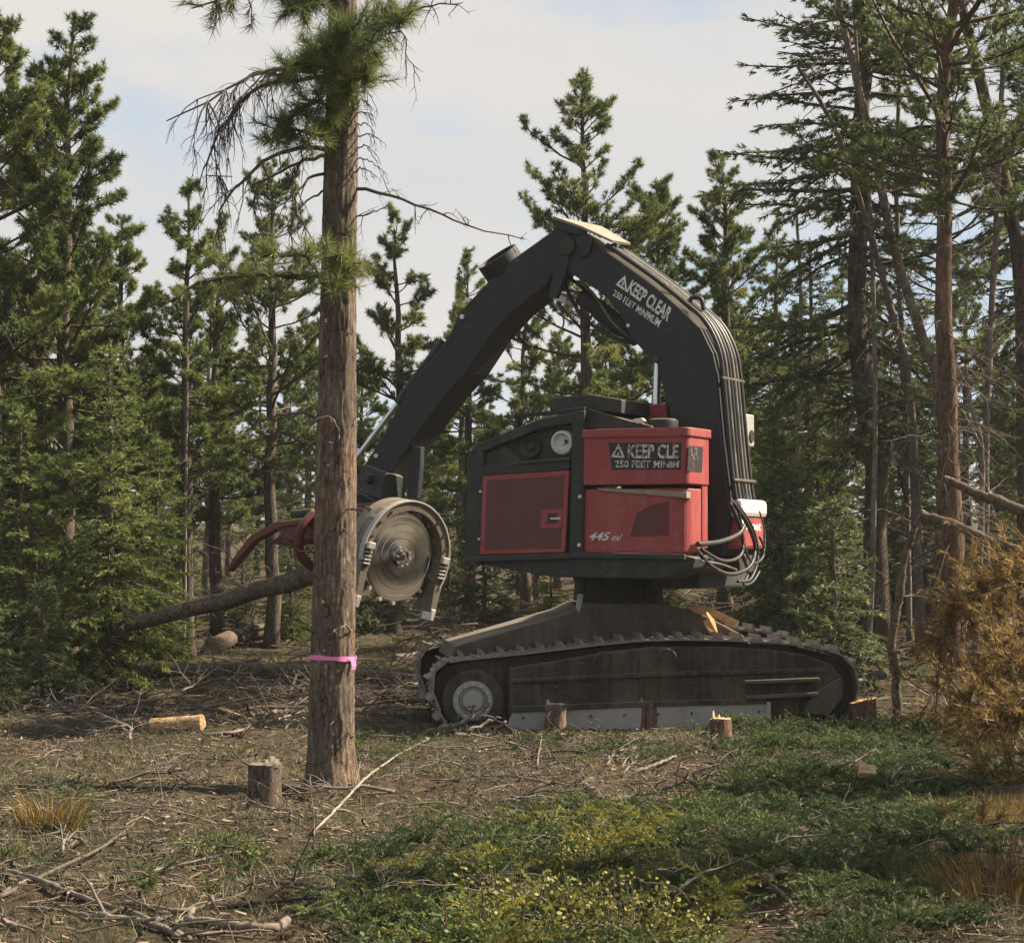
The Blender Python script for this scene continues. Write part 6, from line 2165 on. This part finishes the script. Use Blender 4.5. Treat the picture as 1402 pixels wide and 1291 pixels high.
def litter_field(n, y0, y1, lrange, rrange, label, seed, lift=0.012, updown=0.12, lo=0.0, hi=1.0, thr=-9):
    """twigs and slivers: crooked three-sided sticks lying every way"""
    rg = np.random.default_rng(seed)
    x, y = floor_points(n, y0, y1, rg)
    if thr > -5:
        keep = np.array([noise.noise(Vector((a * 0.7, b * 0.7, seed))) > thr for a, b in zip(x, y)])
        x, y = x[keep], y[keep]
    z = np.array([ground_z(a, b) for a, b in zip(x, y)])
    m = len(x)
    L = rg.uniform(*lrange, m) * rg.uniform(0.5, 1, m)
    az = rg.uniform(0, 6.283, m)
    d = np.stack([np.cos(az), np.sin(az), rg.normal(0, updown, m)], -1)
    c = np.stack([x, y, z + lift * rg.uniform(0.2, 2.2, m)], -1)
    r = rg.uniform(*rrange, m)
    pts = [c - d * L[:, None] / 2, c + rg.normal(0, 0.06, (m, 3)) * L[:, None] * [1, 1, 0.4], c + d * L[:, None] / 2]
    sd = np.stack([-np.sin(az), np.cos(az), np.zeros(m)], -1)
    up = np.array([0, 0, 1.0])
    rings = []
    for q, p in enumerate(pts):
        rr = (r * (1, 0.85, 0.5)[q])[:, None]
        rings.append(np.stack([p - sd * rr, p + sd * rr, p + up * rr * 1.5], 1))
    V = np.concatenate(rings, 1).reshape(-1, 3)             # 9 per twig
    i = np.arange(m)[:, None] * 9
    Fs = []
    for q in range(2):
        for k in range(3):
            k2 = (k + 1) % 3
            Fs.append(i + np.array([[q * 3 + k, q * 3 + k2, q * 3 + 3 + k2, q * 3 + 3 + k]]))
    C = np.repeat(rg.uniform(lo, hi, m) ** 1.2, 9)
    o = mk("forest_litter", [(V, np.concatenate(Fs), 0, C)], [LITTER], None, False)
    o["kind"] = "stuff"
    o["label"] = label
    o["category"] = "litter"
    return o
litter_field(22000, 9.5, 27, (0.04, 0.13), (0.0015, 0.004), "fine twig and needle litter strewn over the clearing floor", 11)
litter_field(2600, 9.5, 28, (0.12, 0.45), (0.003, 0.009), "broken twigs scattered over the clearing floor", 12, 0.03, 0.18, 0.0, 0.85)
litter_field(9000, 9.5, 27, (0.03, 0.10), (0.004, 0.014), "wood chips and bark flakes on the clearing floor", 13, 0.015, 0.35, 0.0, 0.97)
litter_field(2600, 27, 50, (0.2, 1.0), (0.006, 0.018), "fallen sticks under the trees behind the machine", 14, 0.08, 0.25, 0.0, 0.75)

# forked broken branches lying about the clearing
rsl = np.random.default_rng(91)
def slash_branch(x, y, L, r, seed, mat):
    rg = np.random.default_rng(seed)
    az = rg.uniform(0, 6.283)
    d = np.array([math.cos(az), math.sin(az), rg.uniform(-0.02, 0.10)])
    p0 = np.array([x, y, ground_z(x, y) + r * 0.6])
    n = 8
    pts = [p0]
    for k in range(n):
        d = d + rg.normal(0, 0.13, 3) * [1, 1, 0.4]
        d /= np.linalg.norm(d)
        q = pts[-1] + d * L / n
        q[2] = max(q[2] * 0.6 + 0.4 * (ground_z(q[0], q[1]) + 0.03 + 0.08 * rg.uniform()), ground_z(q[0], q[1]) + r * 0.4)
        pts.append(q)
    pts = np.array(pts)
    dirs = np.gradient(pts, axis=0)
    polys = [(pts, r * np.linspace(1, 0.35, n + 1))]
    for k in range(int(rg.integers(5, 11))):
        i = int(rg.integers(1, n))
        v = dirs[i] / np.linalg.norm(dirs[i]) * 0.8 + rg.normal(0, 0.6, 3)
        v[2] = abs(v[2]) * 0.7 + 0.05
        polys += dead_branch_polys(rg, pts[i], v, L * rg.uniform(0.15, 0.45), r * 0.45, 0.5, 1, 5)
    V, F = tubes(polys, 5)
    o = mk("fallen_branch", [(V - p0, F, 0, None)], [mat], None, True, tuple(p0))
    return o
spots = [(60, 975), (120, 1000), (180, 1020), (330, 1010), (390, 1000), (150, 1075), (250, 1060), (40, 1060), (300, 1130), (420, 1110), (120, 1160), (60, 1190), (200, 1200), (350, 1215),
         (380, 1260), (90, 1230), (30, 1275), (300, 1245), (540, 1085), (620, 1060), (680, 1100), (760, 1075), (830, 1050), (900, 1085), (950, 1060), (560, 1040), (870, 1030), (1000, 1090), (1040, 1110),
         (960, 1100), (920, 1120), (720, 1040), (640, 1030), (1120, 1000), (1060, 1000), (1240, 985), (1290, 975), (1350, 1010), (1000, 1240), (1040, 1270), (980, 1280), (500, 960), (530, 990), (20, 940), (100, 930), (240, 940), (330, 950), (390, 935)]
kinds = [(DEADWOOD, "grey"), (DEADTWIG, "dark"), (DEADWOOD, "grey"), (BARK_LOG, "brown")]
for k, (x, y) in enumerate(spots):
    g = gpt(x, y)
    mat_, cl = kinds[k % 4]
    o = slash_branch(g.x, g.y, rsl.uniform(0.5, 1.3), rsl.uniform(0.007, 0.018), 600 + k, mat_)
    tag(o, cl + " forked dead branch among the slash on the clearing floor", "branch", cl + " branches among the slash")
for k in range(60):
    y = rsl.uniform(27.5, 44)
    x = rsl.uniform(-1, 1) * y * 0.22
    mat_, cl = kinds[k % 4]
    o = slash_branch(x, y, rsl.uniform(0.8, 2.2), rsl.uniform(0.012, 0.03), 900 + k, mat_)
    tag(o, cl + " fallen branch on the forest floor under the trees", "branch", cl + " branches under the trees")

for k in range(44):
    g = gpt(rsl.uniform(0, 430), rsl.uniform(1000, 1280)) if k < 30 else gpt(rsl.uniform(490, 980), rsl.uniform(1020, 1120))
    mat_, cl = kinds[(k + 1) % 4]
    o = slash_branch(g.x, g.y, rsl.uniform(0.25, 0.8), rsl.uniform(0.005, 0.012), 1700 + k, mat_)
    tag(o, cl + " forked dead branch among the slash on the clearing floor", "branch", cl + " branches among the slash")
# heap of slash behind the flagged pine and beyond the drive sprocket
for k in range(64):
    if k < 44:
        x, y, lab, grp = rsl.uniform(-5.6, -1.2), rsl.uniform(25.0, 31.5), "dead branch in the tangled slash behind the short log and flagged pine", "branches in the tangled slash"
    else:
        x, y, lab, grp = rsl.uniform(-1.2, 0.2), rsl.uniform(27.6, 31.0), "dead branch lying beyond the drive sprocket below the saw disc", "branches below the saw disc"
    mat_, cl = kinds[k % 4]
    o = slash_branch(x, y, rsl.uniform(0.6, 1.8), rsl.uniform(0.010, 0.026), 1300 + k, mat_)
    o.location.z += rsl.uniform(0, 0.10)
    tag(o, cl + " " + lab, "branch", cl + " " + grp)
# dead twigs poking out of the juniper
for k in range(26):
    g = gpt(rsl.uniform(620, 1300), rsl.uniform(1030, 1280))
    o = slash_branch(g.x, g.y, rsl.uniform(0.3, 0.8), rsl.uniform(0.005, 0.009), 1500 + k, DEADWOOD)
    o.location.z += rsl.uniform(0.10, 0.2)
    tag(o, "thin bare dead twig poking out of the juniper mat", "twig", "twigs in the juniper")

# thin dusty air over the clearing
bm = bmesh.new()
bmesh.ops.create_cube(bm, size=1.0)
hz = bpy.data.meshes.new("haze")
bm.to_mesh(hz)
bm.free()
haze = bpy.data.objects.new("haze", hz)
COL.objects.link(haze)
haze.scale = (530, 560, 26)
haze.location = (0, 150, 10.5)
haze["kind"] = "stuff"
hm = bpy.data.materials.new("dusty_air")
hm.use_nodes = True
hn = hm.node_tree.nodes
hn.clear()
ho = hn.new("ShaderNodeOutputMaterial")
hv = hn.new("ShaderNodeVolumePrincipled")
hv.inputs["Color"].default_value = (0.90, 0.90, 0.88, 1)
hv.inputs["Density"].default_value = 0.0003
hv.inputs["Anisotropy"].default_value = 0.3
hm.node_tree.links.new(hv.outputs["Volume"], ho.inputs["Volume"])
hz.materials.append(hm)
